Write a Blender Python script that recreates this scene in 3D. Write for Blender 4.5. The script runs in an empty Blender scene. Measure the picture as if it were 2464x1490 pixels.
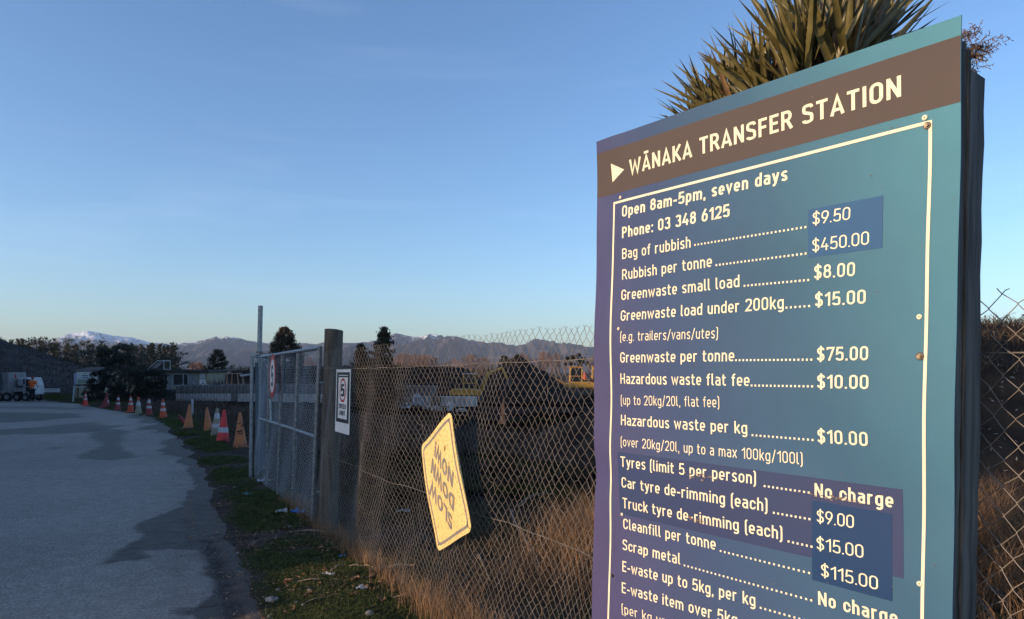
import bpy, bmesh, math, random
import numpy as np
from mathutils import Vector, Matrix, noise as mnoise
C = bpy.context.scene.collection
scn = bpy.context.scene
rnd = random.Random(7)
rng = np.random.RandomState(11)
R = math.radians

# ---------------------------------------------------------------- camera, sky, sun, exposure
CAMH, F, HX, HY = 1.56, 1710.0, 1232.0, 895.0     # eye height; focal length and horizon measured on the photo (2464 px wide)
cd = bpy.data.cameras.new('camera'); cam = bpy.data.objects.new('camera', cd); C.objects.link(cam)
cam.location = (0, 0, CAMH); cam.rotation_euler = (R(90), 0, 0)
cd.sensor_width = 36; cd.lens = F / 2464 * 36; cd.shift_y = (HY - 745) / 2464
cd.clip_start = 0.05; cd.clip_end = 30000
scn.camera = cam

SUN = Vector((-0.90, -0.436, 0)).normalized(); SUN_EL = R(10.0)
w = bpy.data.worlds.new('World'); scn.world = w; w.use_nodes = True
wn, wl = w.node_tree.nodes, w.node_tree.links
bg = wn['Background']
sky = wn.new('ShaderNodeTexSky'); sky.sky_type = 'NISHITA'; sky.sun_disc = False
sky.sun_elevation = SUN_EL; sky.sun_rotation = math.atan2(SUN.x, SUN.y)
sky.altitude = 300; sky.air_density = 1.0; sky.dust_density = 1.3; sky.ozone_density = 3.0
# thin cirrus wisps
tc = wn.new('ShaderNodeTexCoord'); mp = wn.new('ShaderNodeMapping'); nz = wn.new('ShaderNodeTexNoise'); cr = wn.new('ShaderNodeValToRGB')
mp.inputs['Scale'].default_value = (1.1, 1.1, 9.0); mp.inputs['Rotation'].default_value = (R(8), R(-14), 0)
nz.inputs['Scale'].default_value = 2.4; nz.inputs['Detail'].default_value = 7; nz.inputs['Distortion'].default_value = 0.5
cr.color_ramp.elements[0].position = 0.56; cr.color_ramp.elements[0].color = (0, 0, 0, 1)
cr.color_ramp.elements[1].position = 0.85; cr.color_ramp.elements[1].color = (0.06, 0.06, 0.06, 1)
mixw = wn.new('ShaderNodeMix'); mixw.data_type = 'RGBA'
wl.new(tc.outputs['Generated'], mp.inputs['Vector']); wl.new(mp.outputs[0], nz.inputs['Vector']); wl.new(nz.outputs[0], cr.inputs[0])
wl.new(cr.outputs[0], mixw.inputs[0]); wl.new(sky.outputs[0], mixw.inputs[6]); mixw.inputs[7].default_value = (5.2, 5.6, 6.2, 1)
wb = wn.new('ShaderNodeMix'); wb.data_type = 'RGBA'; wb.blend_type = 'MULTIPLY'; wb.inputs[0].default_value = 1   # the phone's white balance
wb.inputs[7].default_value = (0.96, 0.965, 1.04, 1); wl.new(mixw.outputs[2], wb.inputs[6]); wl.new(wb.outputs[2], bg.inputs[0]); bg.inputs[1].default_value = 0.15

sd = bpy.data.lights.new('sun', 'SUN'); sun = bpy.data.objects.new('sun', sd); C.objects.link(sun)
sd.energy = 2.9; sd.angle = R(0.53); sd.color = (1.0, 0.72, 0.44)
sv = Vector((SUN.x * math.cos(SUN_EL), SUN.y * math.cos(SUN_EL), math.sin(SUN_EL)))
sun.rotation_euler = sv.to_track_quat('Z', 'Y').to_euler(); sun.location = (-20, -16, 12)
scn.view_settings.view_transform = 'Standard'; scn.view_settings.look = 'None'
scn.view_settings.gamma = 1; scn.view_settings.use_curve_mapping = False
scn.view_settings.exposure = 0.87
scn.cycles.max_bounces = 6; scn.cycles.volume_bounces = 0; scn.cycles.transparent_max_bounces = 8

# ---------------------------------------------------------------- numeric noise
_T = np.random.RandomState(5).rand(256, 256)
def vnoise(x, y):
    xi = np.floor(x).astype(int); yi = np.floor(y).astype(int); fx = x - xi; fy = y - yi
    fx = fx * fx * (3 - 2 * fx); fy = fy * fy * (3 - 2 * fy)
    a = _T[xi & 255, yi & 255]; b = _T[(xi + 1) & 255, yi & 255]; c = _T[xi & 255, (yi + 1) & 255]; d = _T[(xi + 1) & 255, (yi + 1) & 255]
    return (a * (1 - fx) + b * fx) * (1 - fy) + (c * (1 - fx) + d * fx) * fy
def fbm(x, y, o=5, g=0.5):
    x = np.asarray(x, float); y = np.asarray(y, float)
    s = 0; a = 1; t = 0
    for i in range(o):
        s = s + a * vnoise(x * 2 ** i + 17.3 * i, y * 2 ** i + 9.1 * i); t += a; a *= g
    return s / t
def sstep(a, b, x):
    t = np.clip((x - a) / (b - a), 0, 1); return t * t * (3 - 2 * t)

# ---------------------------------------------------------------- materials
def mat(name, col, rough=0.8, col2=None, scale=5.0, detail=6, bump=0.0, bscale=None, metal=0.0, spec=0.5, stretch=(1, 1, 1), ramp=(0.35, 0.65), coat=0, attr=None):
    m = bpy.data.materials.new(name); m.use_nodes = True; n, l = m.node_tree.nodes, m.node_tree.links
    b = n['Principled BSDF']; b.inputs['Roughness'].default_value = rough; b.inputs['Metallic'].default_value = metal
    b.inputs['Specular IOR Level'].default_value = spec; b.inputs['Coat Weight'].default_value = coat
    b.inputs['Base Color'].default_value = (*col, 1)
    t = n.new('ShaderNodeTexCoord'); mp = n.new('ShaderNodeMapping'); mp.inputs['Scale'].default_value = stretch
    l.new(t.outputs['Object'], mp.inputs['Vector'])
    if col2 is not None:
        z = n.new('ShaderNodeTexNoise'); z.inputs['Scale'].default_value = scale; z.inputs['Detail'].default_value = detail
        l.new(mp.outputs[0], z.inputs['Vector'])
        r = n.new('ShaderNodeValToRGB'); r.color_ramp.elements[0].position = ramp[0]; r.color_ramp.elements[1].position = ramp[1]
        r.color_ramp.elements[0].color = (*col, 1); r.color_ramp.elements[1].color = (*col2, 1)
        l.new(z.outputs[0], r.inputs[0]); l.new(r.outputs[0], b.inputs['Base Color'])
    if bump:
        z2 = n.new('ShaderNodeTexNoise'); z2.inputs['Scale'].default_value = bscale or scale * 4; z2.inputs['Detail'].default_value = 6
        l.new(mp.outputs[0], z2.inputs['Vector'])
        bp = n.new('ShaderNodeBump'); bp.inputs['Strength'].default_value = 0.8; bp.inputs['Distance'].default_value = bump
        l.new(z2.outputs[0], bp.inputs['Height']); l.new(bp.outputs[0], b.inputs['Normal'])
    return m
def leafmat(name, c1, c2, rough=0.6, transl=0.25, scale=3.0):
    m = mat(name, c1, rough, c2, scale, 3, ramp=(0.3, 0.7)); n, l = m.node_tree.nodes, m.node_tree.links
    b = n['Principled BSDF']; tr = n.new('ShaderNodeBsdfTranslucent'); mx = n.new('ShaderNodeMixShader'); mx.inputs[0].default_value = transl
    src = b.inputs['Base Color'].links[0].from_socket
    l.new(src, tr.inputs[0]); l.new(b.outputs[0], mx.inputs[1]); l.new(tr.outputs[0], mx.inputs[2]); l.new(mx.outputs[0], n['Material Output'].inputs[0])
    return m
M = {}
M['galv'] = mat('galvanised_steel', (0.20, 0.215, 0.225), 0.45, (0.34, 0.355, 0.37), 30, 5, metal=0.55, bump=0.0006, bscale=120)
M['wire'] = mat('fence_wire', (0.12, 0.105, 0.095), 0.6, (0.24, 0.205, 0.18), 9, 4, metal=0.2)
M['gate_wire'] = mat('gate_wire', (0.32, 0.34, 0.37), 0.45, (0.42, 0.45, 0.48), 9, 4, metal=0.4)
M['post_wood'] = mat('weathered_round_post', (0.06, 0.05, 0.04), 0.9, (0.15, 0.13, 0.10), 4, 8, bump=0.004, bscale=22, stretch=(6, 6, 0.5))
M['sign_wood'] = mat('dark_stained_timber', (0.055, 0.052, 0.05), 0.9, (0.17, 0.155, 0.14), 5, 8, bump=0.003, bscale=30, stretch=(8, 8, 0.6))
M['batten_wood'] = mat('rough_batten_timber', (0.05, 0.04, 0.035), 0.95, (0.20, 0.14, 0.09), 9, 8, bump=0.004, bscale=60, stretch=(10, 10, 0.5))
M['white'] = mat('white_print', (0.78, 0.78, 0.76), 0.45, (0.68, 0.68, 0.66), 8, 5)
M['black'] = mat('black_print', (0.02, 0.022, 0.025), 0.4)
M['red'] = mat('red_print', (0.50, 0.035, 0.03), 0.4)
M['cream'] = mat('cream_letter_vinyl', (0.76, 0.70, 0.54), 0.6, (0.72, 0.655, 0.50), 25, 5)
M['brown_band'] = mat('brown_band_print', (0.070, 0.053, 0.053), 0.62, (0.064, 0.048, 0.049), 3, 4, spec=0.25)
M['patch_blue'] = mat('blue_patch_vinyl', (0.018, 0.083, 0.205), 0.62, (0.021, 0.089, 0.215), 3, 4, spec=0.25)
M['patch_dark'] = mat('dark_blue_patch_vinyl', (0.004, 0.034, 0.115), 0.62, (0.006, 0.038, 0.122), 3, 4, spec=0.25)
M['steel_dark'] = mat('rusty_bolt_steel', (0.10, 0.075, 0.06), 0.5, (0.22, 0.18, 0.15), 60, 4, metal=0.7)
M['yellow_refl'] = mat('yellow_reflective_sheet', (0.40, 0.26, 0.11), 0.35, (0.80, 0.59, 0.25), 75, 4, ramp=(0.36, 0.43), bump=0.0008, bscale=60)
M['grey_print'] = mat('faded_grey_print', (0.17, 0.16, 0.165), 0.5, (0.25, 0.23, 0.22), 25, 5)
M['concrete'] = mat('old_concrete', (0.055, 0.052, 0.050), 0.9, (0.20, 0.19, 0.18), 1.2, 8, bump=0.01, bscale=9, stretch=(2.5, 2.5, 0.6))
M['concrete2'] = mat('pale_concrete', (0.22, 0.215, 0.205), 0.9, (0.55, 0.53, 0.50), 1.4, 8, bump=0.01, bscale=9, stretch=(2.5, 2.5, 0.6))
M['compost'] = mat('black_compost', (0.010, 0.009, 0.009), 1.0, (0.028, 0.022, 0.018), 3, 8, bump=0.05, bscale=6, spec=0.1)
M['soil'] = mat('brown_soil', (0.022, 0.017, 0.014), 1.0, (0.060, 0.042, 0.030), 2.0, 8, bump=0.05, bscale=5, spec=0.1)
M['bark'] = mat('tree_bark', (0.07, 0.05, 0.04), 0.95, (0.14, 0.11, 0.08), 8, 6)
M['pine'] = leafmat('pine_needles', (0.010, 0.017, 0.009), (0.034, 0.036, 0.014), scale=0.5)
M['pine2'] = leafmat('pine_needles_warm', (0.014, 0.020, 0.010), (0.065, 0.055, 0.020), scale=0.5)
M['cypress'] = leafmat('cypress_foliage', (0.030, 0.024, 0.012), (0.075, 0.050, 0.022), scale=0.8)
M['darkbush'] = leafmat('dark_shrub_leaves', (0.012, 0.016, 0.012), (0.035, 0.038, 0.024), scale=0.6)
M['bushtree'] = leafmat('grey_green_leaves', (0.040, 0.046, 0.034), (0.085, 0.088, 0.058), scale=0.5)
M['poplar'] = leafmat('bare_poplar_twigs', (0.20, 0.095, 0.055), (0.36, 0.18, 0.10), scale=0.2)
M['poplar2'] = leafmat('bare_brown_twigs', (0.13, 0.075, 0.05), (0.24, 0.13, 0.08), scale=0.2)
M['hillscrub'] = leafmat('dark_hill_scrub', (0.020, 0.014, 0.013), (0.048, 0.033, 0.028), 0.9, 0.1, 0.25)
M['scrub'] = leafmat('dead_brown_scrub', (0.045, 0.032, 0.027), (0.12, 0.082, 0.062), 0.9, 0.1, 0.7)
M['dry'] = leafmat('dry_golden_grass', (0.14, 0.078, 0.040), (0.34, 0.205, 0.11), 0.8, 0.3, 4)
M['dry_dark'] = leafmat('dry_brown_grass', (0.045, 0.032, 0.024), (0.12, 0.078, 0.050), 0.8, 0.2, 3)
M['moss'] = leafmat('short_green_grass', (0.030, 0.050, 0.008), (0.085, 0.10, 0.018), 0.8, 0.2, 6)
M['yucca'] = mat('yucca_leaf', (0.080, 0.068, 0.022), 0.45, (0.155, 0.130, 0.048), 6, 4, spec=0.5)
M['yucca_dead'] = mat('dead_yucca_leaf', (0.16, 0.09, 0.045), 0.7, (0.28, 0.18, 0.10), 6, 4)
M['twig'] = mat('dry_twig', (0.10, 0.06, 0.045), 0.9, (0.17, 0.11, 0.08), 20, 3)
M['straw'] = mat('pale_bark_strip', (0.22, 0.15, 0.09), 0.85, (0.42, 0.30, 0.19), 9, 5)
M['leaf_dead'] = mat('dead_leaf', (0.13, 0.065, 0.035), 0.85, (0.34, 0.19, 0.10), 9, 4)
M['stone'] = mat('grey_stone', (0.14, 0.13, 0.12), 0.9, (0.30, 0.28, 0.26), 12, 5, bump=0.003, bscale=60)
M['blue_plastic'] = mat('blue_plastic', (0.03, 0.20, 0.55), 0.4, (0.05, 0.28, 0.65), 20, 3)
M['white_plastic'] = mat('dirty_white_plastic', (0.26, 0.27, 0.29), 0.5, (0.50, 0.51, 0.53), 6, 5)
M['yellow_paint'] = mat('machine_yellow_paint', (0.48, 0.25, 0.03), 0.5, (0.36, 0.19, 0.035), 3, 6)
M['machine_dark'] = mat('machine_dark_steel', (0.025, 0.024, 0.024), 0.6, (0.07, 0.06, 0.05), 5, 5)
M['glass'] = mat('dark_window_glass', (0.02, 0.025, 0.03), 0.08, spec=0.8)
M['white_paint'] = mat('dirty_white_paint', (0.48, 0.50, 0.52), 0.5, (0.34, 0.35, 0.36), 2.5, 6)
M['cabin_wall'] = mat('cream_cabin_cladding', (0.38, 0.34, 0.24), 0.8, (0.32, 0.28, 0.20), 1.5, 5)
M['grey_panel'] = mat('grey_cabin_panel', (0.20, 0.20, 0.21), 0.8, (0.27, 0.27, 0.27), 2, 6)
M['roof_dark'] = mat('dark_roof_edge', (0.03, 0.03, 0.032), 0.7, (0.05, 0.05, 0.05), 2, 4)
M['roof_brown'] = mat('brown_roof', (0.055, 0.045, 0.04), 0.8, (0.09, 0.075, 0.06), 2, 4)
M['green_print'] = mat('green_print', (0.06, 0.22, 0.08), 0.5)
M['blue_print'] = mat('blue_print', (0.06, 0.16, 0.35), 0.5)
M['pale_pipe'] = mat('pale_green_pipe', (0.38, 0.46, 0.45), 0.6)
M['hivis'] = mat('orange_hivis_cloth', (0.95, 0.16, 0.02), 0.8, (0.80, 0.12, 0.02), 6, 3)
M['dark_cloth'] = mat('dark_work_trousers', (0.012, 0.013, 0.02), 0.9)
M['skin'] = mat('skin', (0.35, 0.20, 0.14), 0.6)
M['cap_red'] = mat('dull_red_cap', (0.20, 0.03, 0.03), 0.8)
M['rubber'] = mat('black_rubber', (0.02, 0.02, 0.02), 0.8)
M['refl'] = mat('silver_reflective_band', (0.50, 0.52, 0.55), 0.35, (0.35, 0.36, 0.38), 20, 4)
M['tar'] = mat('torn_black_tape', (0.03, 0.025, 0.02), 0.8)

# attribute driven ground and asphalt
def ground_material(name, road):
    m = bpy.data.materials.new(name); m.use_nodes = True; n, l = m.node_tree.nodes, m.node_tree.links
    b = n['Principled BSDF']; a = n.new('ShaderNodeAttribute'); a.attribute_name = 'mask'
    s = n.new('ShaderNodeSeparateColor'); l.new(a.outputs['Color'], s.inputs[0])
    t = n.new('ShaderNodeTexCoord')
    def nz(sc, d=6, dist=0):
        z = n.new('ShaderNodeTexNoise'); z.inputs['Scale'].default_value = sc; z.inputs['Detail'].default_value = d; z.inputs['Distortion'].default_value = dist
        l.new(t.outputs['Object'], z.inputs['Vector']); return z.outputs[0]
    def ramp(src, c1, c2, p1=0.35, p2=0.65):
        r = n.new('ShaderNodeValToRGB'); r.color_ramp.elements[0].position = p1; r.color_ramp.elements[1].position = p2
        r.color_ramp.elements[0].color = (*c1, 1); r.color_ramp.elements[1].color = (*c2, 1); l.new(src, r.inputs[0]); return r.outputs[0]
    def mix(f, x, y):
        k = n.new('ShaderNodeMix'); k.data_type = 'RGBA'; l.new(f, k.inputs[0]); l.new(x, k.inputs[6]); l.new(y, k.inputs[7]); return k.outputs[2]
    fine = nz(90, 4); big = nz(0.7, 6); mid = nz(7, 8, 0.4)
    dry = mix(ramp(nz(55, 3), (0, 0, 0), (1, 1, 1), 0.42, 0.58), ramp(big, (0.19, 0.170, 0.150), (0.25, 0.222, 0.195)), ramp(mid, (0.30, 0.262, 0.227), (0.41, 0.358, 0.31)))
    wet = ramp(mid, (0.052, 0.044, 0.038), (0.092, 0.078, 0.067))
    mud = mix(ramp(fine, (0, 0, 0), (1, 1, 1), 0.35, 0.65), ramp(mid, (0.040, 0.033, 0.029), (0.075, 0.060, 0.051)), ramp(mid, (0.065, 0.052, 0.045), (0.11, 0.088, 0.074)))
    grs = mix(ramp(mid, (0, 0, 0), (1, 1, 1), 0.42, 0.6), ramp(fine, (0.020, 0.020, 0.010), (0.040, 0.045, 0.014)), ramp(fine, (0.030, 0.040, 0.008), (0.055, 0.068, 0.014)))
    c = mix(s.outputs[0], wet, dry)                 # R: dry asphalt
    if not road:
        k_ = n.new('ShaderNodeMix'); k_.data_type = 'RGBA'; k_.blend_type = 'MULTIPLY'; k_.inputs[0].default_value = 1; l.new(mud, k_.inputs[6]); l.new(ramp(a.outputs['Alpha'], (.10, .095, .09), (1, 1, 1), 0.0, 1.0), k_.inputs[7]); mud = k_.outputs[2]   # black compost trodden into the yard
    c = mix(s.outputs[2], c, mud)                   # B: mud
    c = mix(s.outputs[1], c, grs)                   # G: grass
    l.new(c, b.inputs['Base Color'])
    rr = n.new('ShaderNodeMapRange'); l.new(s.outputs[0], rr.inputs[0]); rr.inputs[3].default_value = 0.62; rr.inputs[4].default_value = 0.82
    l.new(rr.outputs[0], b.inputs['Roughness']); b.inputs['Specular IOR Level'].default_value = 0.2 if road else 0.0
    bp = n.new('ShaderNodeBump'); bp.inputs['Strength'].default_value = 0.7; bp.inputs['Distance'].default_value = 0.006 if road else 0.03
    add = n.new('ShaderNodeMath'); add.operation = 'ADD'; l.new(nz(110 if road else 40, 4), add.inputs[0]); l.new(mid, add.inputs[1])
    l.new(add.outputs[0], bp.inputs['Height']); l.new(bp.outputs[0], b.inputs['Normal'])
    return m

# sign board face: teal to violet colour gradient across the board (object coordinates of the board)
def board_face():
    m = bpy.data.materials.new('teal_violet_board_face'); m.use_nodes = True; n, l = m.node_tree.nodes, m.node_tree.links
    b = n['Principled BSDF']; b.inputs['Roughness'].default_value = 0.62; b.inputs['Specular IOR Level'].default_value = 0.25
    a = n.new('ShaderNodeAttribute'); a.attribute_name = 'grad'
    s = n.new('ShaderNodeSeparateColor'); l.new(a.outputs['Color'], s.inputs[0])
    r = n.new('ShaderNodeValToRGB'); e = r.color_ramp.elements
    stops = [(0.0, (0.058, 0.053, 0.145)), (0.3, (0.034, 0.066, 0.158)), (0.6, (0.031, 0.096, 0.178)), (1.0, (0.055, 0.205, 0.285))]
    e[0].position = stops[0][0]; e[0].color = (*stops[0][1], 1); e[1].position = 1.0; e[1].color = (*stops[3][1], 1)
    for p, c in stops[1:3]: q = e.new(p); q.color = (*c, 1)
    l.new(s.outputs[0], r.inputs[0])
    z = n.new('ShaderNodeTexNoise'); z.inputs['Scale'].default_value = 4; z.inputs['Detail'].default_value = 12; z.inputs['Roughness'].default_value = 0.65
    t = n.new('ShaderNodeTexCoord'); l.new(t.outputs['Object'], z.inputs['Vector'])
    mr = n.new('ShaderNodeMapRange'); l.new(z.outputs[0], mr.inputs[0]); mr.inputs[1].default_value = 0.3; mr.inputs[2].default_value = 0.7; mr.inputs[3].default_value = 0.93; mr.inputs[4].default_value = 1.08
    hs = n.new('ShaderNodeHueSaturation'); l.new(r.outputs[0], hs.inputs['Color']); l.new(mr.outputs[0], hs.inputs['Value'])
    l.new(hs.outputs[0], b.inputs['Base Color'])
    return m

# ---------------------------------------------------------------- object helpers
def tag(o, label=None, cat=None, group=None, kind=None):
    if label: o['label'] = label
    if cat: o['category'] = cat
    if group: o['group'] = group
    if kind: o['kind'] = kind
    return o
def empty(name, loc=(0, 0, 0), rz=0):
    o = bpy.data.objects.new(name, None); C.objects.link(o); o.location = loc; o.rotation_euler = (0, 0, rz); o.empty_display_size = 0.2
    return o
def mesh_obj(name, v, f, m, parent=None, smooth=False):
    me = bpy.data.meshes.new(name); me.from_pydata([tuple(p) for p in v] if not isinstance(v, np.ndarray) else v.tolist(), [], f if isinstance(f, list) else f.tolist())
    if m is not None: me.materials.append(m)
    if smooth: me.polygons.foreach_set('use_smooth', [True] * len(me.polygons))
    me.update()
    o = bpy.data.objects.new(name, me); C.objects.link(o)
    if parent: o.parent = parent
    return o
def fast_obj(name, v, tris, m, parent=None):
    """numpy triangles"""
    v = np.asarray(v, np.float32); tris = np.asarray(tris, np.int32)
    me = bpy.data.meshes.new(name); me.vertices.add(len(v)); me.vertices.foreach_set('co', v.ravel())
    k = tris.shape[1]; me.loops.add(tris.size); me.loops.foreach_set('vertex_index', tris.ravel())
    me.polygons.add(len(tris)); me.polygons.foreach_set('loop_start', np.arange(0, tris.size, k, dtype=np.int32))
    me.materials.append(m); me.update(calc_edges=True)
    o = bpy.data.objects.new(name, me); C.objects.link(o)
    if parent: o.parent = parent
    return o
class MB:
    def __init__(s): s.v = []; s.f = []
    def add(s, v, f):
        k = len(s.v); s.v += [tuple(p) for p in v]; s.f += [tuple(i + k for i in q) for q in f]; return s
    def box(s, c, d, rz=0, ax=None):
        hx, hy, hz = d[0] / 2, d[1] / 2, d[2] / 2
        pts = [Vector((x, y, z)) for z in (-hz, hz) for x, y in ((-hx, -hy), (hx, -hy), (hx, hy), (-hx, hy))]
        m = Matrix.Rotation(rz, 3, 'Z') if ax is None else ax
        return s.add([m @ p + Vector(c) for p in pts], [(0, 3, 2, 1), (4, 5, 6, 7), (0, 1, 5, 4), (1, 2, 6, 5), (2, 3, 7, 6), (3, 0, 4, 7)])
    def tube(s, pts, r, n=8, cap=True):
        pts = [Vector(p) for p in pts]; rs = r if isinstance(r, (list, tuple)) else [r] * len(pts)
        k = len(s.v); prev = None
        for i, p in enumerate(pts):
            d = (pts[min(i + 1, len(pts) - 1)] - pts[max(i - 1, 0)]).normalized()
            if prev is None: a = d.orthogonal().normalized()
            else: a = (prev - d * prev.dot(d)).normalized()
            prev = a; b = d.cross(a)
            for j in range(n):
                t = 2 * math.pi * j / n; s.v.append(tuple(p + (a * math.cos(t) + b * math.sin(t)) * rs[i]))
        for i in range(len(pts) - 1):
            for j in range(n):
                j2 = (j + 1) % n; s.f.append((k + i * n + j, k + i * n + j2, k + (i + 1) * n + j2, k + (i + 1) * n + j))
        if cap: s.f.append(tuple(k + j for j in reversed(range(n)))); s.f.append(tuple(k + (len(pts) - 1) * n + j for j in range(n)))
        return s
    def prism(s, poly, ax, o, depth):
        """poly in 2D, ax=(ex,ey,en) vectors"""
        ex, ey, en = ax; o = Vector(o); n = len(poly)
        a = [o + ex * p[0] + ey * p[1] for p in poly]; b = [q + en * depth for q in a]
        return s.add(a + b, [tuple(reversed(range(n))), tuple(range(n, 2 * n))] + [(i, (i + 1) % n, n + (i + 1) % n, n + i) for i in range(n)])
    def build(s, name, m, parent=None, smooth=False): return mesh_obj(name, s.v, s.f, m, parent, smooth)
def smooth_angle(o, a=40):
    me = o.data; me.polygons.foreach_set('use_smooth', [True] * len(me.polygons)); me.set_sharp_from_angle(angle=R(a)); return o
def bevel(o, w=0.01, seg=2):
    m = o.modifiers.new('bevel', 'BEVEL'); m.width = w; m.segments = seg; m.limit_method = 'ANGLE'; return o
def copy_tree(o, parent=None):
    c = o.copy(); C.objects.link(c); c.parent = parent
    for ch in list(o.children): copy_tree(ch, c)
    return c

# ---------------------------------------------------------------- places measured on the photo
def gz(X, Y):
    """ground height"""
    X = np.asarray(X, float); Y = np.asarray(Y, float)
    return -0.20 * sstep(17, 38, Y) - 0.40 * sstep(38, 56, Y)
def at(x, y, Y): return Vector(((x - HX) / F * Y, Y, CAMH + (HY - y) / F * Y))
def hit(x, y):
    Y = CAMH * F / (y - HY)
    for _ in range(30): Y = 0.5 * Y + 0.5 * (CAMH - float(gz(0, Y))) * F / (y - HY)
    return Vector(((x - HX) / F * Y, Y, float(gz(0, Y))))
def FX(Y): return 1.92 - 0.545 * Y            # the fence line
def fence_at(x):                              # point of the fence line seen at photo column x
    return 1.92 / (0.545 + (x - HX) / F)
FD = Vector((-0.545, 1, 0)).normalized(); FN = Vector((-FD.y, FD.x, 0))   # FN points to the road side (left/front)

def poly_world(pts): return [tuple(hit(px, py)[:2]) for px, py in pts]
def in_poly(X, Y, poly):
    ins = np.zeros(X.shape, bool); n = len(poly)
    for i in range(n):
        x1, y1 = poly[i]; x2, y2 = poly[(i + 1) % n]
        c = ((y1 > Y) != (y2 > Y)) & (X < (x2 - x1) * (Y - y1) / ((y2 - y1) if abs(y2 - y1) > 1e-9 else 1e-9) + x1)
        ins ^= c
    return ins
# ================================================================= GROUND + ROAD
def z5(p): return (p[0] / 2.8245, 962.5 + p[1] / 2.8245)
edge_px = [(150, 968), (205, 974), (300, 992), (372, 1004), (405, 1026), (440, 1062), (478, 1115), (496, 1147), (508, 1210), (531, 1263), (552, 1317), (581, 1370), (601, 1423), (640, 1495)]
edge_w = poly_world(edge_px)[::-1]            # near to far
eY = np.array([p[1] for p in edge_w]); eX = np.array([p[0] for p in edge_w])
eY = np.r_[-30, 0, 3.0, eY, 60, 90]; eX = np.r_[14.0, 0.9, -1.0, eX, -40, -70]
def edgeX(Y): return np.interp(Y, eY, eX)
dry_edge = [(560, 20), (870, 88), (1000, 160), (1150, 235), (1130, 330), (1190, 430), (1250, 490), (1285, 530), (1280, 640), (1240, 710), (1150, 760), (1050, 810), (960, 855), (1010, 900), (960, 960), (870, 990), (760, 1045), (700, 1090), (615, 1138), (860, 1112), (1020, 1085), (960, 1050), (945, 1025), (1180, 1015), (1330, 1035), (1470, 1100), (1390, 1150), (1430, 1210), (1540, 1250), (1450, 1330), (1400, 1380), (1300, 1405), (1190, 1425), (1390, 1425), (1440, 1460), (1450, 1560), (1500, 2400), (-2500, 2400), (-2500, 20)]
DRY = poly_world([z5(p) for p in dry_edge])
dark1 = poly_world([z5(p) for p in [(520, 372), (620, 345), (700, 330), (720, 290), (640, 235), (560, 205), (640, 190), (860, 190), (960, 215), (870, 235), (880, 300), (880, 345), (985, 372), (900, 385), (760, 402), (600, 392)]])
dark2 = poly_world([z5(p) for p in [(-300, 205), (0, 200), (300, 180), (420, 165), (640, 150), (860, 185), (640, 212), (480, 225), (300, 226), (0, 240), (-300, 245)]])
dark3 = poly_world([z5(p) for p in [(-400, 82), (0, 80), (240, 86), (520, 95), (560, 112), (420, 132), (0, 155), (-400, 165)]])
dark4 = poly_world([z5(p) for p in [(365, 318), (445, 312), (430, 328), (370, 326)]])
dark5 = poly_world([z5(p) for p in [(-300, 38), (300, 45), (600, 52), (640, 66), (300, 60), (-300, 50)]])

ang = np.unique(np.concatenate([np.linspace(-math.pi, -R(42), 40), np.linspace(-R(42), -R(28), 60), np.linspace(-R(28), R(0), 400), np.linspace(0, R(42), 150), np.linspace(R(42), math.pi, 40)]))
rad = np.unique(np.concatenate([[0.3, 1, 2, 3, 3.6], np.geomspace(4.2, 16, 330), np.geomspace(16, 70, 150), np.geomspace(70, 9000, 40)]))
A, Q = np.meshgrid(ang, rad); GX = Q * np.sin(A); GY = Q * np.cos(A)
side = edgeX(GY) + 0.35 * (fbm(GX * 1.3, GY * 1.3, 4) - 0.5) * np.clip(GY / 8, 0.3, 2)
isroad = (GX < side) & (GY < 60)
wx = GX + 0.5 * (fbm(GX * 1.1 + 5, GY * 0.7 + 3, 5) - 0.5) * np.clip(GY / 9, 0.3, 2.2) + 0.10 * (fbm(GX * 9, GY * 9, 3) - 0.5)
wy = GY + 0.9 * (fbm(GX * 1.1 + 50, GY * 0.7 + 30, 5) - 0.5) * np.clip(GY / 9, 0.25, 3) + 0.10 * (fbm(GX * 9 + 7, GY * 9, 3) - 0.5)
def soft(poly, s=.03):
    a = 0
    for i in range(9):
        t = i * 2.4; q_ = s * (i / 8) ** .5 * np.clip(GY / 5, .6, 9); a = a + in_poly(wx + q_ * math.cos(t), wy + 1.6 * q_ * math.sin(t), poly)
    return a / 9.0
dry = soft(DRY)
dryf = np.maximum(dry - 0, 0)
for p, k in ((dark1, .8), (dark2, .8), (dark3, .95), (dark4, .8), (dark5, .7)): dryf *= 1 - k * soft(p, .035)
dryf *= 0.80 + 0.20 * sstep(0.30, 0.55, fbm(GX * 0.35, GY * 0.22 + 9, 5))
dist = side - GX                                  # metres inside the road edge
mud = (1 - sstep(0.0, 1.1, dist + 1.0 * (fbm(GX * 1.6, GY * 1.0, 5) - 0.5))) * 0.9
mud = np.maximum(mud, 0.35 * (1 - dry) * sstep(0.4, 0.6, fbm(GX * 1.5 + 11, GY * 1.2, 4)))
mud = np.where(dryf > 0.6, mud * 0.25, mud)
verge = (GX >= side)
gn = fbm(GX * 0.9 + 3, GY * 0.9, 5)
onverge = verge & (GX < FX(GY) + 0.3) & (GY > 0)
grass = np.where(verge, sstep(0.0, 0.45, GX - side + 0.7 * (gn - 0.45)) * sstep(0.40, 0.58, gn + 0.04), 0)
grass *= np.where(GX > FX(GY) + 0.2, 0.45 * sstep(0.45, 0.6, gn), 1)
yard = (GY > 24) & (GX > -8)
grass = np.where(yard, 0, grass)
lit = (GY < 5.3) & (GX > -2.1) & (GX < FX(GY)); grass = np.where(lit, grass * 0.75, grass)
mudv = np.where(verge, 1.0, mud)
H = gz(GX, GY)
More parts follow.
